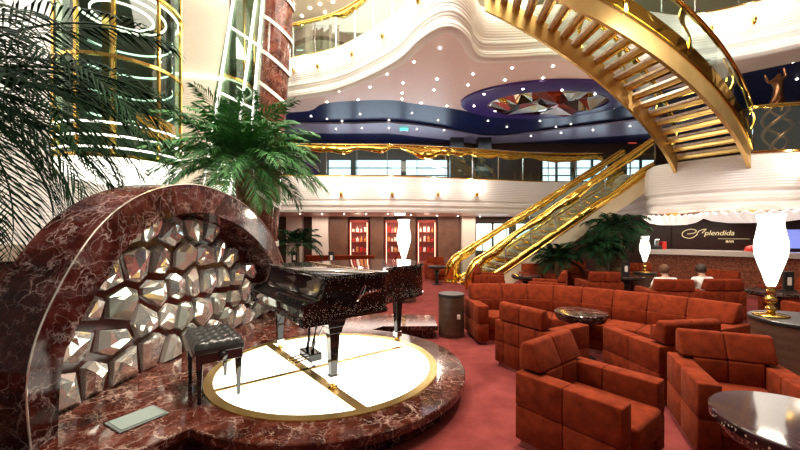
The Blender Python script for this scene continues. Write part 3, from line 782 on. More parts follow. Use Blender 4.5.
for k in range(NSEG):
    a, c2 = s0_+k*seg, s0_+(k+1)*seg
    b = MB(); sblock(b, a, c2, 0, .16, .05, .56); sblock(b, a, c2, .14, .24, .36, .57)
    b.build('backrest', 'rust_suede', so, auto=50)
    b = MB(); sblock(b, a-(.1 if k == 0 else 0), c2+(.1 if k == NSEG-1 else 0), .0, .24, .565, .785, .022, dt=(.02, .11)); b.build('headrest', 'rust_suede', so, auto=50)
    b = MB(); sblock(b, a, c2, .22, SD, .2, .40, .025); sblock(b, a, c2, .22, SD-.04, .05, .2, .01); b.build('seat', 'rust_suede', so, auto=50)
for (a, c2) in ((0, s0_), (TL-s0_, TL)):
    b = MB()
    for d0, d1 in ((0, .24), (.24, .48), (.48, SD+.02)):
        for z0, z1 in ((.05, .3), (.3, .56)): sblock(b, a, c2, d0, d1, z0, z1, .012)
    b.build('armrest', 'rust_suede', so, auto=50)

# ------------------------------------------------------------------ tables
def round_table(x, y, r_, h, lab, top, rim, deep=.06):
    t = thing('round_table', lab, 'table', (x, y, 0))
    MB().lathe([(.001, h), (r_-.008, h), (r_, h-.006), (r_, h-.02), (.001, h-.02)], 64, cap=False).build('tabletop', top, t, auto=30)
    MB().lathe([(r_, h-.02), (r_, h-.05), (r_*.88, h-.05-deep*.6), (r_*.5, h-.05-deep), (.06, h-.06-deep), (.06, h-.02)], 64, cap=False).build('rim', rim, t, auto=30)
    MB().lathe([(.05, .02), (.06, .3), (.09, h-.08-deep)], 24).build('pedestal', 'black_satin', t, smooth=True)
    MB().lathe([(r_*.55, 0), (r_*.55, .02), (.08, .035)], 40).build('base', 'black_satin', t, auto=30)
    return t
round_table(2.30, 4.58, .31, .60, 'small round dark marble table in front of the curved sofa', 'table_marble', 'table_marble', .09)
round_table(2.25, 2.0, .41, .55, 'large glossy dark round table with fine strips at lower right corner', 'strip_top', 'strip_rim', .12)
round_table(3.05, 8.72, .34, .58, 'low glossy dark table before the far left armchairs', 'table_marble', 'black_satin')
round_table(5.40, 8.58, .38, .58, 'dark round table carrying the menu holder near the palms', 'table_marble', 'black_satin')
round_table(6.62, 6.35, .40, .58, 'glossy dark round table behind the big white lamp', 'table_marble', 'table_marble')
round_table(1.15, 11.2, .28, .58, 'small dark table far back by the right display cabinet', 'black_satin', 'black_satin')
def drum(x, y, r_, h, lab, m='dark_wood'):
    t = thing('drum_table', lab, 'side table', (x, y, 0))
    MB().lathe([(r_*.97, .0), (r_*.97, .04), (r_, .05), (r_, h-.05), (r_*.97, h-.04)], 48).build('drum_body', m, t, auto=30)
    MB().lathe([(r_*1.02, h-.04), (r_*1.02, h-.008), (r_*1.0, h)], 48).build('tabletop', 'black_satin', t, auto=30)
    return t
drum(.80, 5.62, .20, .66, 'dark drum side table at the left end of the curved sofa')
o = MB().box(-.025, .025, -.01, .01, -.035, .035, .004).build('wall_socket', 'item_white'); o.location = (.885, 5.435, .33)
tag(o, 'small white socket plate on the dark drum table by the sofa', 'socket')
drum(4.62, 4.12, .46, .62, 'large dark wood drum table under the big white lamp')
drum(.08, 8.45, .3, .62, 'dark drum table under the tall white lamp behind the piano')
drum(6.12, 9.0, .25, .62, 'dark drum table under the small lamp by the palms')
drum(-3.05, 10.4, .22, .72, 'dark drum table behind the piano, left of the two')
drum(-1.98, 10.4, .22, .72, 'dark drum table behind the piano, right of the two')
def lamp(x, y, z, sc, lab):
    t = thing('table_lamp', lab, 'lamp', (x, y, z)); t.scale = (sc, sc, sc)
    MB().lathe([(.16, 0), (.165, .01), (.15, .02), (.06, .03), (.03, .05)], 40).build('base', 'gold', t, smooth=True)
    MB().lathe([(.02, .04), (.055, .07), (.055, .10), (.02, .13), (.05, .16), (.062, .19), (.05, .22), (.02, .25), (.045, .28), (.05, .30), (.025, .33), (.045, .35)], 24).build('stem', 'gold', t, smooth=True)
    MB().lathe([(r_*.74, z_) for r_, z_ in ((.05, .345), (.075, .40), (.11, .5), (.16, .62), (.195, .72), (.205, .80), (.20, .88), (.175, .98), (.155, 1.07), (.155, 1.13), (.18, 1.20), (.17, 1.20), (.12, 1.15))], 40).build('lamp_shade', 'lamp_glass', t, smooth=True)
    point('lamp_bulb_light', (x, y-.0, z+1.35*sc), 14*sc, rad=.12)
lamp(4.40, 4.27, .62, 1.0, 'big white vase-shaped glass lamp with gold stem on drum table at right')
lamp(.09, 8.45, .62, 1.08, 'tall white glass lamp standing behind the piano tail')
lamp(6.12, 9.0, .62, .75, 'small white glass lamp between the palms and the bar')
for (x, y, z, lab) in ((-3.05, 10.4, .72, 'black menu holder behind the piano beside the small palm'), (-1.98, 10.4, .72, 'black menu holder behind the middle of the piano'), (5.36, 8.55, .58, 'black menu holder on table near the palms'), (6.85, 6.35, .58, 'black menu holder on glossy table behind the big lamp')):
    t = thing('menu_holder', lab, 'menu holder', (x, y, z), 0, None)
    MB().box(-.09, .09, -.06, .06, 0, .02, .004).build('base', 'black_satin', t)
    MB().box(-.085, .085, -.02, .02, .02, .34, .004).build('card_frame', 'black_satin', t)
    MB().box(-.035, .035, -.024, -.018, .1, .24).build('card', 'item_white', t)

# ------------------------------------------------------------------ railings and stairs
def glassy_rail(t, pts, h, wave=.16, seed=1, posts=8, top_r=.03, thick=.012, gold='gold_leaf', minw=.07, wavy=False):
    pts = [Vector(p) for p in pts]; n = len(pts)
    MB().loft([[p+Vector((0, 0, .05)), p+Vector((0, 0, h-.03)), p+Vector((.012, .012, h-.03)), p+Vector((.012, .012, .05))] for p in pts], True, True).build('glass_panel', 'rail_glass', t, smooth=False)
    MB().tube([p+Vector((0, 0, h)) for p in pts], top_r, 8).build('handrail', 'gold', t, smooth=True)
    cum = [0]
    for i in range(1, n): cum.append(cum[-1]+(pts[i]-pts[i-1]).length)
    # resample finely for the ribbon
    rows = []; N = max(20, int(cum[-1]/.06)); j = 0
    nn = normals2(pts)
    for i in range(N+1):
        s = cum[-1]*i/N
        while j < n-2 and cum[j+1] < s: j += 1
        f = (s-cum[j])/max(1e-9, cum[j+1]-cum[j]); p = pts[j].lerp(pts[j+1], f); q = nn[j].lerp(nn[j+1], f)
        wv = noise.noise(Vector((s*1.1, seed*3.1, 0)))+.3*noise.noise(Vector((s*2.6, seed, 2)))
        wd = minw+wave*max(0, .45+wv)
        ox = .012*math.sin(s*3+seed)+.02*noise.noise(Vector((s*4, seed, 5)))
        a = p+Vector((0, 0, h-.02))-Vector((0, 0, 0)); c_ = p+q*(.03+ox)+Vector((0, 0, h-.02-wd*.5)); e = p+q*.01+Vector((0, 0, h-.02-wd))
        rows.append([a+q*.02, c_+q*thick, e+q*thick, e-q*thick*.2, c_-q*thick, a-q*.02])
    MB().loft(rows, True, True).build('gold_ribbon', gold, t, smooth=True)
    for k in range(posts+1):
        s = cum[-1]*k/posts; jj = 0
        while jj < n-2 and cum[jj+1] < s: jj += 1
        f = (s-cum[jj])/max(1e-9, cum[jj+1]-cum[jj]); p = pts[jj].lerp(pts[jj+1], f)
        if wavy:
            q = nn[jj]; sd2 = Vector((-q.y, q.x, 0)); rw = []
            for m_ in range(17):
                g_ = m_/16; o1 = q*.05*math.sin(g_*7+k)+sd2*.05*math.sin(g_*5+k*2)+Vector((0, 0, g_*(h-.02))); wd = .045+.03*math.sin(g_*6+k)
                rw.append([p+o1+sd2*wd+q*.012, p+o1-sd2*wd+q*.012, p+o1-sd2*wd-q*.012, p+o1+sd2*wd-q*.012])
            MB().loft(rw, True, True).build('wavy_post', gold, t, auto=50)
        else: MB().box(-.013, .013, -.013, .013, 0, h-.02, mtx=Matrix.Translation(p)).build('post', 'silver', t)
    MB().tube([p+Vector((0, 0, .02)) for p in pts], .03, 6).build('base_rail', 'gold', t)

mr = [Vector((p.x, p.y+.02, 3.35)) for p in mid if -4.2 < p.x < 7.1]
t = thing('balcony_railing', 'gold leaf and glass railing along the middle balcony', 'railing', (0, 0, 0)); glassy_rail(t, mr, 1.0, .26, 2, 12, minw=.1)
rr_ = [Vector((p.x, p.y, 3.33)) for p in rb if p.x > 7.62 and p.y < 8]
t = thing('balcony_railing', 'gold and dark glass railing on the right balcony by the bronze sculpture', 'railing', (0, 0, 0)); glassy_rail(t, rr_, 1.0, .0, 3, 6, minw=.03)
ur = [Vector((p.x, p.y, 6.9)) for p in up if p.x < .6]
t = thing('balcony_railing', 'gold ribbon railing on the upper balcony, top centre left', 'railing', (0, 0, 0)); glassy_rail(t, ur, 1.05, .22, 4, 9)
ur = [Vector((p.x, p.y, 6.9)) for p in up if 2.2 < p.x < 9.5]
t = thing('balcony_railing', 'gold ribbon railing on the upper balcony behind the curved stair', 'railing', (0, 0, 0)); glassy_rail(t, ur, 1.05, .22, 5, 9)

def staircase(name, lab, inner, outer, zf, nt, st_h0, st_h1, st_t, gold='bronze_gold', span=1.15):
    t = thing(name, lab, 'staircase', (0, 0, 0)); N = 40
    for f, sgn in ((inner, 1), (outer, -1)):
        rows = []
        for i in range(N+1):
            u = i/N; p = Vector(f(u)); q = Vector((inner(u)[0]-outer(u)[0], inner(u)[1]-outer(u)[1], 0)).normalized()*st_t
            z = zf(u)
            rows.append([(p.x, p.y, z+st_h0), (p.x, p.y, z+st_h1), (p.x-sgn*q.x, p.y-sgn*q.y, z+st_h1), (p.x-sgn*q.x, p.y-sgn*q.y, z+st_h0)])
        MB().loft(rows, True, True).build('stringer', gold, t, auto=40)
    for i in range(nt):
        u0 = (i+.05)/nt; u1 = min(1, (i+.05+span)/nt); z = zf((i+1)/nt)
        a, b_, c_, d = Vector(inner(u0)), Vector(outer(u0)), Vector(outer(u1)), Vector(inner(u1))
        k = .06
        a2, b2, c2, d2 = a.lerp(b_, k), b_.lerp(a, k), c_.lerp(d, k), d.lerp(c_, k)
        m1 = MB(); m1.hexa([(*a2[:2], z-.05), (*b2[:2], z-.05), (*c2[:2], z-.05), (*d2[:2], z-.05), (*a2[:2], z), (*b2[:2], z), (*c2[:2], z), (*d2[:2], z)])
        tr = m1.build('tread', 'tread_stone', t)
        e, f_ = a2.lerp(d2, .22), b2.lerp(c2, .22)
        m1 = MB(); m1.hexa([(*a2[:2], z-.13), (*b2[:2], z-.13), (*f_[:2], z-.11), (*e[:2], z-.11), (*a2[:2], z+.01), (*b2[:2], z+.01), (*f_[:2], z+.004), (*e[:2], z+.004)])
        m1.build('nosing', 'gold', tr)
        g1, g2, g3, g4 = a2.lerp(d2, .55), b2.lerp(c2, .55), b2.lerp(c2, .66), a2.lerp(d2, .66)
        m1 = MB(); m1.hexa([(*q[:2], z-.12) for q in (g1, g2, g3, g4)]+[(*q[:2], z-.05) for q in (g1, g2, g3, g4)])
        m1.build('support_bar', 'gold_plain', tr)
    return t
noisy('tread_stone', (.6, .54, .45), (.9, .84, .74), 14, .25)
CC = (3.5, 13.1)
def arcf(r_):
    def f(u):
        a = R(-53-54.5*u); return (CC[0]+r_*math.cos(a), CC[1]+r_*math.sin(a), 0)
    return f
ti = arcf(5.36); to = arcf(6.72)
zf = lambda u: 3.33+3.5*u
cs = staircase('curved_staircase', 'sweeping gold open-tread staircase curving up from the right balcony', ti, to, zf, 21, -.32, .12, .07, span=.62)
for f, sd_, lb in ((to, 6, 'outer'), (ti, 7, 'inner')):
    pts = [Vector((*f(u/30)[:2], zf(u/30)+.05)) for u in range(31)]
    glassy_rail(cs, pts, .98, .2, sd_, 5, gold='gold_leaf', minw=.05, wavy=True, top_r=.035)
    if lb == 'outer':
        ru = [(f(u/40), to(u/40), zf(u/40)) for u in range(41)]
        MB().loft([[((p[0]-CC[0])*k_+CC[0], (p[1]-CC[1])*k_+CC[1], z+dz) for k_, dz in ((1.004, .10), (1.004, .36), (.998, .36), (.998, .10))] for p, _, z in ru], True, True).build('gold_fascia', 'gold_leaf', cs, auto=50)
# lower gold fascia strip on outer stringer top
ls_n = lambda u: (2.25+4.85*u, 10.02-.0*u, 0)
ls_f = lambda u: (1.85+5.25*u, 11.35, 0)
zl = lambda u: .0+3.33*u
for_n = staircase('straight_staircase', 'straight gold and glass staircase rising right from the carpet to the balcony', ls_f, ls_n, zl, 19, -.42, .12, .08, gold='champagne')
for f, sd_, lb in ((ls_n, 8, 'near'), (ls_f, 9, 'far')):
    pts = [Vector((*f(u/30)[:2], zl(u/30)+.02)) for u in range(31)]
    t = for_n
    glassy_rail(t, pts, .95, .14, sd_, 7, minw=.13)
    rw = []
    for i in range(61):
        u = i/60; q = Vector(f(u)); z = zl(u); wd = .20+.09*noise.noise(Vector((u*6, sd_, 1)))
        rw.append([(q.x, q.y-.035, z+.08), (q.x, q.y-.05-.012*math.sin(u*16), z+.08+wd*.5), (q.x, q.y-.03, z+.08+wd), (q.x, q.y-.015, z+.08+wd), (q.x, q.y-.015, z+.08)])
    MB().loft(rw, True, True).build('lower_ribbon', 'gold_leaf', t, smooth=True)
    p0 = pts[0]
    sw = spline([(p0.x+.45, p0.y, 1.26), (p0.x+.1, p0.y, 1.02), (p0.x-.16, p0.y, .86), (p0.x-.34, p0.y, .62), (p0.x-.42, p0.y, .34), (p0.x-.42, p0.y, .04)], 6)
    rows = []
    for i, q in enumerate(sw):
        g_ = i/(len(sw)-1); wq = .06+.42*g_; bl = .05*math.sin(g_*9)
        lo = max(.03, q.z-.24*(1-g_)-.02)
        rows.append([(q.x, q.y-.02, q.z), (q.x+wq*.5, q.y-.07+bl, (q.z+lo)/2), (q.x+wq, q.y-.02, lo), (q.x+wq, q.y+.0, lo), (q.x+wq*.5, q.y-.045+bl, (q.z+lo)/2), (q.x, q.y+.01, q.z)])
    MB().loft(rows, True, True).build('newel_scroll', 'gold_leaf', t, smooth=True)
    MB().tube([q+Vector((0, -.01, .01)) for q in sw], .035, 8).build('newel_rail', 'gold', t, smooth=True)

# ------------------------------------------------------------------ bar
bar = thing('bar_counter', 'long bar counter with pale top and red-brown mosaic front', 'bar counter', (0, 0, 0))
bpth = [Vector((7.15, 10.6, 0)), Vector((8.3, 9.6, 0)), Vector((9.2, 8.4, 0)), Vector((10.8, 7.9, 0))]
bpth = spline([(7.15, 10.55, 0), (8.0, 9.8, 0), (8.8, 9.0, 0), (9.6, 8.3, 0), (11.0, 7.8, 0)], 6)
nb = normals2(bpth)
def bar_sweep(nm, d0, d1, z0, z1, m_):
    MB().loft([[(p.x+q.x*d1, p.y+q.y*d1, z0), (p.x+q.x*d1, p.y+q.y*d1, z1), (p.x+q.x*d0, p.y+q.y*d0, z1), (p.x+q.x*d0, p.y+q.y*d0, z0)] for p, q in zip(bpth, nb)], True, True).build(nm, m_, bar, auto=40)
bar_sweep('front_panel', -.4, .0, 0, 1.0, 'bar_mosaic'); bar_sweep('countertop', -.5, .12, 1.0, 1.13, 'counter_top')
# sign wall behind bar, facing the camera
bw = [Vector((8.5, 12.0, 0)), Vector((11.0, 10.9, 0))]
bd = (bw[1]-bw[0]).normalized(); bn_ = Vector((bd.y, -bd.x, 0)); ang = math.atan2(bd.y, bd.x)
sg = thing('bar_sign', 'dark brown wall panel with gold script Splendida Bar lettering behind the counter', 'sign', (9.85, 11.3, 0), ang)
sgw = struct(MB().box(-4.0, 3.2, .06, .2, 0, 2.15).build('wall_bar', 'panel_brown')); sgw.location = (9.85, 11.3, 0); sgw.rotation_euler = (0, 0, ang)
MB().box(-1.08, .95, 0, .06, .9, 1.80, .01).build('sign_panel', 'panel_brown', sg)
def text(body, size, loc, parent, shear=0, m_='gold', rz=0, ext=.008, name='lettering'):
    cu = bpy.data.curves.new(name, 'FONT'); cu.body = body; cu.size = size; cu.extrude = ext; cu.shear = shear
    cu.materials.append(M[m_]); o = bpy.data.objects.new(name, cu); COL.objects.link(o); o.parent = parent
    bpy.context.view_layer.update(); dg = bpy.context.evaluated_depsgraph_get()
    me = bpy.data.meshes.new_from_object(o.evaluated_get(dg)); bpy.data.objects.remove(o); me.materials.clear(); me.materials.append(M[m_])
    o = bpy.data.objects.new(name, me); COL.objects.link(o); o.parent = parent
    o.location = loc; o.rotation_euler = (R(90), 0, rz); return o
emis('gold_letter', (.9, .72, .4), .45)
text('plendida', .22, (-.25, -.02, 1.53), sg, .25, 'gold_letter')
text('BAR', .11, (.28, -.02, 1.30), sg, .1, 'gold_letter')
MB().tube([(.1, -.015, 1.42), (.85, -.015, 1.42)], .006, 5).build('underline', 'gold_letter', sg)
sw = spline([(-.30, -.02, 1.60), (-.2, -.02, 1.72), (-.38, -.02, 1.66), (-.45, -.02, 1.52), (-.62, -.02, 1.43), (-.80, -.02, 1.5), (-.78, -.02, 1.64), (-.6, -.02, 1.72), (-.45, -.02, 1.68), (-.5, -.02, 1.60), (-.68, -.02, 1.57)], 6)
MB().tube(sw, .013, 6).build('swirl_emblem', 'gold_letter', sg)
b = MB()
for k in range(6): b.box(-.25+k*.09, -.18+k*.09, -.03, .03, 0, 1.9)
o = b.build('stone_pier', 'pale_marble'); 
bpy.data.objects.remove(o)
o = MB().box(1.0, 1.55, -.05, .06, 0, 2.1).build('wall_pier', 'brown_mosaic'); struct(o); o.location = (9.85, 11.3, 0); o.rotation_euler = (0, 0, ang)
o = MB().box(1.6, 2.1, -.03, .05, 1.15, 1.7, .01).build('wall_screen', 'screen_blue'); o.location = (9.85, 11.3, 0); o.rotation_euler = (0, 0, ang)
tag(o, 'blue glowing wall screen behind the bar at the right edge', 'screen')
# bar clutter
def on_bar(u, d=-.2):
    i = int(u*(len(bpth)-1)); return bpth[i]+nb[i]*d
p = on_bar(.12); t = thing('cash_register', 'dark till with red side standing on the left of the bar counter', 'till', (p.x, p.y, 1.13), ang)
MB().box(-.22, .1, -.14, .14, 0, .09, .01).build('till_base', 'black_satin', t); MB().box(.1, .2, -.14, .14, 0, .22, .01).build('red_side', 'red_plastic', t)
MB().box(-.06, .06, -.05, .05, .09, .3, .03).build('display', 'silver', t)
p = on_bar(.5); o = MB().lathe([(.001, 0), (.13, 0), (.15, .04), (.12, .12), (.05, .15), (.001, .155)], 24, cap=False).build('red_bowl', 'red_plastic', smooth=True); o.location = (p.x, p.y, 1.13)
tag(o, 'small domed red bowl on the bar counter left of the big lamp', 'bowl')

# shell ceiling lights over the bar
def shell(x, y, z, r_, top, lab):
    t = thing('shell_ceiling_light', lab, 'ceiling light', (x, y, z))
    n = 56
    rows = []
    for rr2, zz in ((.1, 0), (.45, .02), (.75, .08), (1, .2), (.97, .22), (.5, .14), (.1, .1)):
        rows.append([(r_*rr2*(1+.0*(-1)**k)*math.cos(2*PI*k/n), r_*rr2*math.sin(2*PI*k/n), zz+.035*((-1)**k)*rr2) for k in range(n)])
    MB().loft(rows, True, True).build('fluted_bowl', 'shell_light', t)
    MB().lathe([(.12, .09), (.12, top-z)], 20).build('stem', 'gold_plain', t)
    MB().lathe([(r_*.5, top-z-.02), (r_*.5, top-z)], 32).build('ceiling_plate', 'pink_ceiling', t)
shell(6.85, 8.7+.35, 1.80, .62, 2.12, 'fluted white shell light under the right balcony, left one above the sign')
shell(7.9, 8.05, 1.83, .95, 2.13, 'fluted white shell light under the right balcony, larger one behind the big lamp')

# ------------------------------------------------------------------ sconces on the fascias
def sconce_mesh():
    t = thing('wall_sconce', 'x', 'sconce', (0, 0, 0))
    MB().lathe([(.001, -.12), (.025, -.1), (.05, -.03), (.06, .03), (.045, .05), (.001, .05)], 16, cap=False).build('cup', 'gold', t, smooth=True)
    MB().lathe([(.02, .04), (.03, .07), (.012, .12), (.001, .14)], 12, cap=False).build('finial', 'gold', t, smooth=True)
    return t
sco = sconce_mesh()
spots = []
for px in (343, 390, 435, 476):
    x0 = (px-400)/F
    p = min(mid, key=lambda q: abs(q.x/q.y-x0)); spots.append((p.x, p.y-.12, CH+(HOR-194)/F*p.y, 'middle balcony'))
for px, py in ((297, 74), (323, 65), (356, 50), (389, 30), (425, 5)):
    x0 = (px-400)/F; p = min([q for q in up if q.x < 1.0], key=lambda q: abs(q.x/q.y-x0)); nrm = Vector((-.6, -.8)) if px < 360 else Vector((-.8, -.6))
    spots.append((p.x+nrm.x*.22, p.y+nrm.y*.22, 6.45, 'upper balcony'))
for px, py in ((748, 3), (704, 28)):
    x0 = (px-400)/F; p = min([q for q in up if q.x > 6], key=lambda q: abs(q.x/q.y-x0)); spots.append((p.x-.1, p.y-.22, 6.42, 'upper balcony right of the stair'))
p = min([q for q in rb if q.x > 7.7], key=lambda q: abs(q.x/q.y-1.1)); spots.append((p.x, p.y-.17, 2.85, 'right balcony'))
posn = ['first from left', 'second from left', 'third from left', 'fourth from left', 'first from left', 'second from left', 'third from left', 'fourth from left', 'fifth from left', 'at the top edge', 'beside the handrail', 'at the right frame edge']
for i, (x, y, z, wh) in enumerate(spots):
    place(sco, i > 0, (x, y, z), 0, 'small gold uplight sconce on the %s, %s' % (wh, posn[i]), 'gold fascia sconces')
    point('sconce_light', (x, y-.1, z+.27), 13, (1, .9, .75), .04)

# ------------------------------------------------------------------ downlights
def dl_mesh():
    t = MB().lathe([(.001, -.012), (.021, -.012), (.028, -.008), (.028, .01), (.001, .01)], 16, cap=False).build('downlight', 'downlight', smooth=False)
    return tag(t, 'x', 'downlight')
dl = dl_mesh(); first = True
def downs(lst, z, lab, grp, sc=1.):
    global first
    for px, py in lst:
        x, y, zz = on_plane(px, py, z)
        o = dl if first else dl.copy()
        if not first: COL.objects.link(o)
        first = False
        o.location = (x, y, z-.005); o.scale = (sc, sc, sc); o['label'] = lab; o['group'] = grp
downs([(440, 48), (414, 62), (437, 79), (434, 90), (403, 83), (402, 93), (473, 74), (468, 85), (505, 80), (512, 68), (543, 78), (553, 66), (387, 74), (339, 91), (370, 87), (358, 100), (421, 103), (447, 106), (402, 99), (327, 102)], 5.695, 'tiny round downlight in the pink soffit under the upper balcony', 'downlights in the pink soffit')
downs([(484, 94), (523, 89), (562, 90), (595, 94), (474, 106), (495, 111)], 5.61, 'tiny round downlight in the indigo ceiling ring', 'downlights in the indigo ring')
downs([(311, 116), (327, 119), (360, 114), (342, 121), (389, 120), (412, 113), (438, 120), (488, 121), (507, 127), (540, 121), (556, 127), (571, 124), (614, 108), (793, 62), (797, 79), (735, 103), (789, 47)], 5.735, 'tiny round downlight in the glossy navy ceiling', 'downlights in the navy ceiling')
downs([(336, 129), (362, 128), (389, 128), (417, 129), (444, 130), (531, 136), (561, 133), (593, 130), (630, 126)], 5.635, 'tiny round downlight in the grey ceiling band above the middle deck', 'downlights in the grey band')
downs([(300, 213.5), (322, 214), (344, 214), (366, 214), (388, 214), (411, 215), (437, 215.5), (458, 216), (480, 216.5)], 2.238, 'tiny round downlight in the soffit under the middle balcony', 'downlights under the middle balcony', .8)
downs([(690, 214.5), (719, 213.5), (745, 212.5)], 2.13, 'tiny round downlight in the soffit under the right balcony', 'downlights under the right balcony', .8)
downs([(293, 4), (302, 16), (310, 8), (320, 4), (333, 2), (289, 22), (325, 12)], 9.59, 'tiny round downlight in the high ceiling above the upper deck', 'downlights in the high ceiling', 1.6)

# signs
for (px, py, y, wpx, hpx, m_, lab) in ((400, 213.8, 11.6, 12, 4, 'sign_white', 'small glowing white exit sign box under the middle balcony'), (404, 129, 13.9, 9, 4, 'sign_teal', 'small glowing teal sign under the grey ceiling band'), (632, 141.5, 16.56, 9, 4.5, 'sign_red', 'small red sign box above the middle deck at right'), (300, 47, 15.76, 7, 9, 'sign_white', 'small white notice panel on the upper deck by the brown arch')):
    s_ = y/F; x = (px-400)*s_; z = CH+(HOR-py)*s_
    t = thing('exit_sign' if m_ != 'sign_white' or y < 12 else 'notice_panel', lab, 'sign', (x, y, z))
    MB().box(-wpx/2*s_, wpx/2*s_, -.03, .03, -hpx/2*s_, hpx/2*s_, .008).build('sign_box', 'silver', t)
    MB().box(-wpx/2*s_*.92, wpx/2*s_*.92, -.036, -.03, -hpx/2*s_*.85, hpx/2*s_*.85).build('lit_face', m_, t)
    if y < 14 and y > 11 and py > 100: MB().box(-.01, .01, -.01, .01, hpx/2*s_, (2.24 if py > 200 else 5.64)-z).build('hanger', 'silver', t)

# ------------------------------------------------------------------ palms
def frond(b, root, az, el, L, droop, rg, nl=26, ll=.34, wd=.014, vee=.5):
    pts = []; n = 12; p = Vector(root); e = el
    for i in range(n+1):
        pts.append(p.copy()); d = Vector((math.cos(az)*math.cos(e), math.sin(az)*math.cos(e), math.sin(e)))
        p = p+d*(L/n); e -= droop/n*(1+1.2*i/n)
    b.tube(pts, [.012*(1-.85*i/n)*max(.6, L/1.3) for i in range(n+1)], 4)
    for i in range(nl):
        f = .14+.86*(i+.5)/nl; k = f*n; j = min(n-1, int(k)); q = pts[j].lerp(pts[j+1], k-j); t = (pts[j+1]-pts[j]).normalized()
        side = t.cross(Vector((0, 0, 1)))
        if side.length < .1: side = Vector((-math.sin(az), math.cos(az), 0))
        side.normalize(); upv = side.cross(t)
        l = ll*(.35+1.0*math.sin(PI*min(1, .12+f*.86)))*(.85+.3*rg.random())
        for s_ in (-1, 1):
            dr = (side*s_*1.0+t*(.75+.5*f)+upv*vee*.5*rg.uniform(.3, 1)).normalized()
            m1 = q+dr*l*.5; tip = q+dr*l*.97+Vector((0, 0, -l*rg.uniform(.15, .42)))
            wv = t*wd
            v0 = b.bm.verts.new(q); v1 = b.bm.verts.new(m1+wv); v2 = b.bm.verts.new(tip); v3 = b.bm.verts.new(m1-wv)
            v4 = b.bm.verts.new(m1+upv*.006)
            b.bm.faces.new((v0, v1, v4)); b.bm.faces.new((v1, v2, v4)); b.bm.faces.new((v2, v3, v4)); b.bm.faces.new((v3, v0, v4))
def palm(name, lab, base, crown, nf, L, droop, els, m_, seed, r0=.12, r1=.1, ll=.34, nl=26, wd=.014, pot=None, azr=None, trunk='trunk_fibre'):
    rg = random.Random(seed); t = thing(name, lab, 'palm', base); c0 = Vector(crown)-Vector(base)
    tp = [Vector((0, 0, 0)), c0*.35+Vector((.03, 0, 0)), c0*.7, c0]
    rows = []; sp2 = spline(tp, 8)
    MB().tube(sp2, [((r0*(1-i/len(sp2))+r1*i/len(sp2))*(1.06 if i % 2 else .94)) for i in range(len(sp2))], 12).build('trunk', trunk, t)
    for i in range(nf):
        az = (2*PI*i*.618 if azr is None else azr[0]+(azr[1]-azr[0])*((i*.618) % 1))+rg.uniform(-.15, .15)
        el = R(els[0]+(els[1]-els[0])*i/max(1, nf-1)+rg.uniform(-6, 6))
        b = MB(); frond(b, c0+Vector((math.cos(az), math.sin(az), 0))*r1*.5, az, el, L*rg.uniform(.85, 1.1), R(droop)*rg.uniform(.8, 1.2), rg, nl, ll, wd)
        b.build('frond', m_, t, recalc=False)
    if pot:
        pr, ph = pot
        MB().lathe([(pr*.75, 0), (pr, ph*.9), (pr*1.06, ph*.92), (pr*1.06, ph), (pr*.9, ph), (pr*.85, ph*.85)], 28).build('pot', 'pot', t, auto=40)
    return t
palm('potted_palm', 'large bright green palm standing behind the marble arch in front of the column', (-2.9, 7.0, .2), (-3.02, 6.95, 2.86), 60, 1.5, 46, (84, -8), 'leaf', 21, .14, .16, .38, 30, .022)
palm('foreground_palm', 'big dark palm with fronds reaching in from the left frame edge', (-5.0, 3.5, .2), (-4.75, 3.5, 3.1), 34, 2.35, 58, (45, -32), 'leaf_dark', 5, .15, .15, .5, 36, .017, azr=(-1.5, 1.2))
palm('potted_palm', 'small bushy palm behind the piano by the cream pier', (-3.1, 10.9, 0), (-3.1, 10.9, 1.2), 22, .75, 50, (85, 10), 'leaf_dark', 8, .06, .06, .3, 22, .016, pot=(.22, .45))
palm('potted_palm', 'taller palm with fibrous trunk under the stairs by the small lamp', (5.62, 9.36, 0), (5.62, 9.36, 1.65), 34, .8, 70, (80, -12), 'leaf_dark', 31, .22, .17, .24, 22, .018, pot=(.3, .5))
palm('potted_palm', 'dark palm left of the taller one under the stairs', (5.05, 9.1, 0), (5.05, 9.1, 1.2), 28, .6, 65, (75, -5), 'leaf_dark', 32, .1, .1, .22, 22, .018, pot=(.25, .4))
palm('potted_palm', 'small dark spiky palm at the foot of the gold stairs', (4.1, 9.4, 0), (4.1, 9.4, .85), 24, .6, 45, (80, 5), 'leaf_dark', 33, .06, .06, .25, 20, .018, pot=(.2, .35))

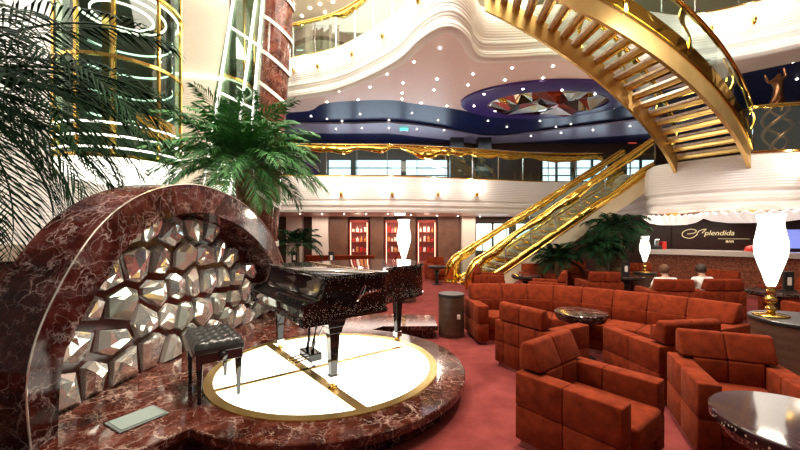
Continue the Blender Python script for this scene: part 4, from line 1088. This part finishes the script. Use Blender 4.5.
# ------------------------------------------------------------------ bronze sculptures
def sculpture(x, y, z, h, lab, seed):
    t = thing('bronze_sculpture', lab, 'sculpture', (x, y, z)); rg = random.Random(seed)
    MB().lathe([(.18, 0), (.18, .05), (.1, .08)], 20).build('base', 'black_gloss', t, auto=40)
    for k in range(3):
        ph = k*2.1; pts = []
        for i in range(15):
            f = i/14; r_ = (.22*math.sin(PI*f*1.0)+.05)*h*.42
            pts.append((r_*math.cos(ph+f*7)*1.0, r_*math.sin(ph+f*7), .06+f*h*.62))
        MB().tube(spline(pts, 3), [.03*h*.35*(1+.8*math.sin(PI*min(1, i/42))) for i in range(43)], 8).build('ribbon_coil', 'bronze', t, smooth=True)
    # dancing figure: torso, legs, arms, head as one skin
    sk = [(0, 0, .62), (.01, 0, .74), (-.01, 0, .80), (.0, 0, .84), (.05, 0, .56), (.03, 0, .48), (-.05, 0, .55), (-.1, 0, .50), (.07, 0, .84), (.05, 0, .94), (-.07, 0, .78), (-.1, 0, .86), (.02, 0, .87)]
    ed = [(0, 1), (1, 2), (2, 3), (3, 12), (0, 4), (4, 5), (0, 6), (6, 7), (2, 8), (8, 9), (2, 10), (10, 11)]
    rad = [.035, .04, .03, .016, .026, .014, .026, .014, .014, .01, .014, .01, .03]
    me = bpy.data.meshes.new('dancer'); me.from_pydata([(a*h*1.3, b*h, c*h) for a, b, c in sk], ed, []); me.materials.append(M['bronze'])
    o = bpy.data.objects.new('dancer', me); COL.objects.link(o); o.parent = t
    md = o.modifiers.new('skin', 'SKIN')
    for i, v in enumerate(me.skin_vertices[0].data): v.radius = (rad[i]*h, rad[i]*h); v.use_root = (i == 0)
    md.use_smooth_shade = True; s2 = o.modifiers.new('sub', 'SUBSURF'); s2.levels = 1; s2.render_levels = 1
sculpture(8.75, 8.35, 3.33, 2.25, 'tall bronze sculpture of a dancer over coils on the right balcony', 1)
sculpture(-3.35, 11.45, 3.35, 1.5, 'small bronze figure sculpture at the left end of the middle balcony', 2)

# ------------------------------------------------------------------ seated guests
def skin_obj(name, verts, edges, rad, m_, parent, sub=2):
    me = bpy.data.meshes.new(name); me.from_pydata(verts, edges, []); me.materials.append(M[m_])
    o = bpy.data.objects.new(name, me); COL.objects.link(o); o.parent = parent
    md = o.modifiers.new('skin', 'SKIN'); md.use_smooth_shade = True
    for i, v in enumerate(me.skin_vertices[0].data): v.radius = (rad[i], rad[i]) if not isinstance(rad[i], tuple) else rad[i]; v.use_root = (i == 0)
    s2 = o.modifiers.new('sub', 'SUBSURF'); s2.levels = sub; s2.render_levels = sub
    return o
def guest(x, y, rz, lab, hair, seed):
    t = thing('person', lab, 'person', (x, y, 0), rz); t.scale = (.92, .92, .90)
    V = [(0, -.02, .47), (0, -.05, .62), (0, -.04, .76), (0, -.02, .86), (0, -.01, .90), (0, .02, .97), (0, .03, 1.03)]
    E = [(0, 1), (1, 2), (2, 3), (3, 4), (4, 5), (5, 6)]; Rr = [.13, .12, .13, .055, .05, .075, .07]
    for s_ in (-1, 1):
        n = len(V)
        V += [(s_*.17, -.03, .80), (s_*.22, .02, .62), (s_*.17, .22, .56), (s_*.13, .28, .56)]; Rr += [.05, .042, .032, .026]
        E += [(2, n), (n, n+1), (n+1, n+2), (n+2, n+3)]
        h0 = n+3
        for k, (dx, l_) in enumerate(((-.028, .055), (-.010, .066), (.010, .062), (.027, .05))):
            m0 = len(V); V += [(s_*.13+dx, .32, .56), (s_*.13+dx, .32+l_*.6, .545), (s_*.13+dx, .32+l_, .52)]; Rr += [.009, .008, .007]; E += [(h0, m0), (m0, m0+1), (m0+1, m0+2)]
        m0 = len(V); V += [(s_*.13-s_*.035, .30, .555), (s_*.13-s_*.05, .33, .55)]; Rr += [.01, .008]; E += [(h0, m0), (m0, m0+1)]
        n = len(V)
        V += [(s_*.1, .02, .47), (s_*.12, .42, .48), (s_*.12, .46, .1), (s_*.12, .56, .04)]; Rr += [.08, .055, .035, .03]
        E += [(0, n), (n, n+1), (n+1, n+2), (n+2, n+3)]
    body = skin_obj('body', V, E, Rr, 'skin', t)
    # face and hair
    b = MB(); bmesh.ops.create_uvsphere(b.bm, u_segments=24, v_segments=16, radius=.1)
    for v in b.bm.verts:
        n0 = 1+.06*noise.noise(v.co*22+Vector((seed, 0, 0)))
        v.co = Vector((v.co.x*.94*n0, v.co.y*1.0*n0-.012, v.co.z*1.08*n0))
        if v.co.y > .055 and v.co.z < .05: v.co.y = .055
    h = b.build('hair', hair, t, smooth=True); h.location = (0, .02, 1.015)
    b = MB(); b.tube([(0, .108, 1.03), (0, .128, .995), (0, .11, .985)], [.008, .014, .012], 8)
    b.build('nose', 'skin', t, smooth=True)
    for s_ in (-1, 1):
        b = MB(); b.lathe([(.001, -.006), (.008, -.004), (.008, .004), (.001, .006)], 8, cap=False); e = b.build('eye', 'trousers', t, smooth=True); e.location = (s_*.03, .105, 1.025)
    sv = [(0, -.02, .48), (0, -.05, .62), (0, -.04, .76), (0, -.03, .84), (-.17, -.03, .80), (-.22, .02, .63), (.17, -.03, .80), (.22, .02, .63)]
    skin_obj('shirt', sv, [(0, 1), (1, 2), (2, 3), (2, 4), (4, 5), (2, 6), (6, 7)], [.14, .135, .145, .065, .06, .052, .06, .052], 'shirt', t)
    tv = [(0, 0, .46), (-.1, .02, .47), (-.12, .42, .48), (-.12, .46, .12), (.1, .02, .47), (.12, .42, .48), (.12, .46, .12)]
    skin_obj('trousers', tv, [(0, 1), (1, 2), (2, 3), (0, 4), (4, 5), (5, 6)], [.13, .09, .064, .05, .09, .064, .05], 'trousers', t)
guest(5.02, 6.83, -.2, 'person with brown hair in white shirt, seated with back to the camera', 'hair_brown', 1)
guest(5.80, 6.93, 0, 'person with dark hair in pale shirt, seated with back to the camera', 'hair_dark', 2)
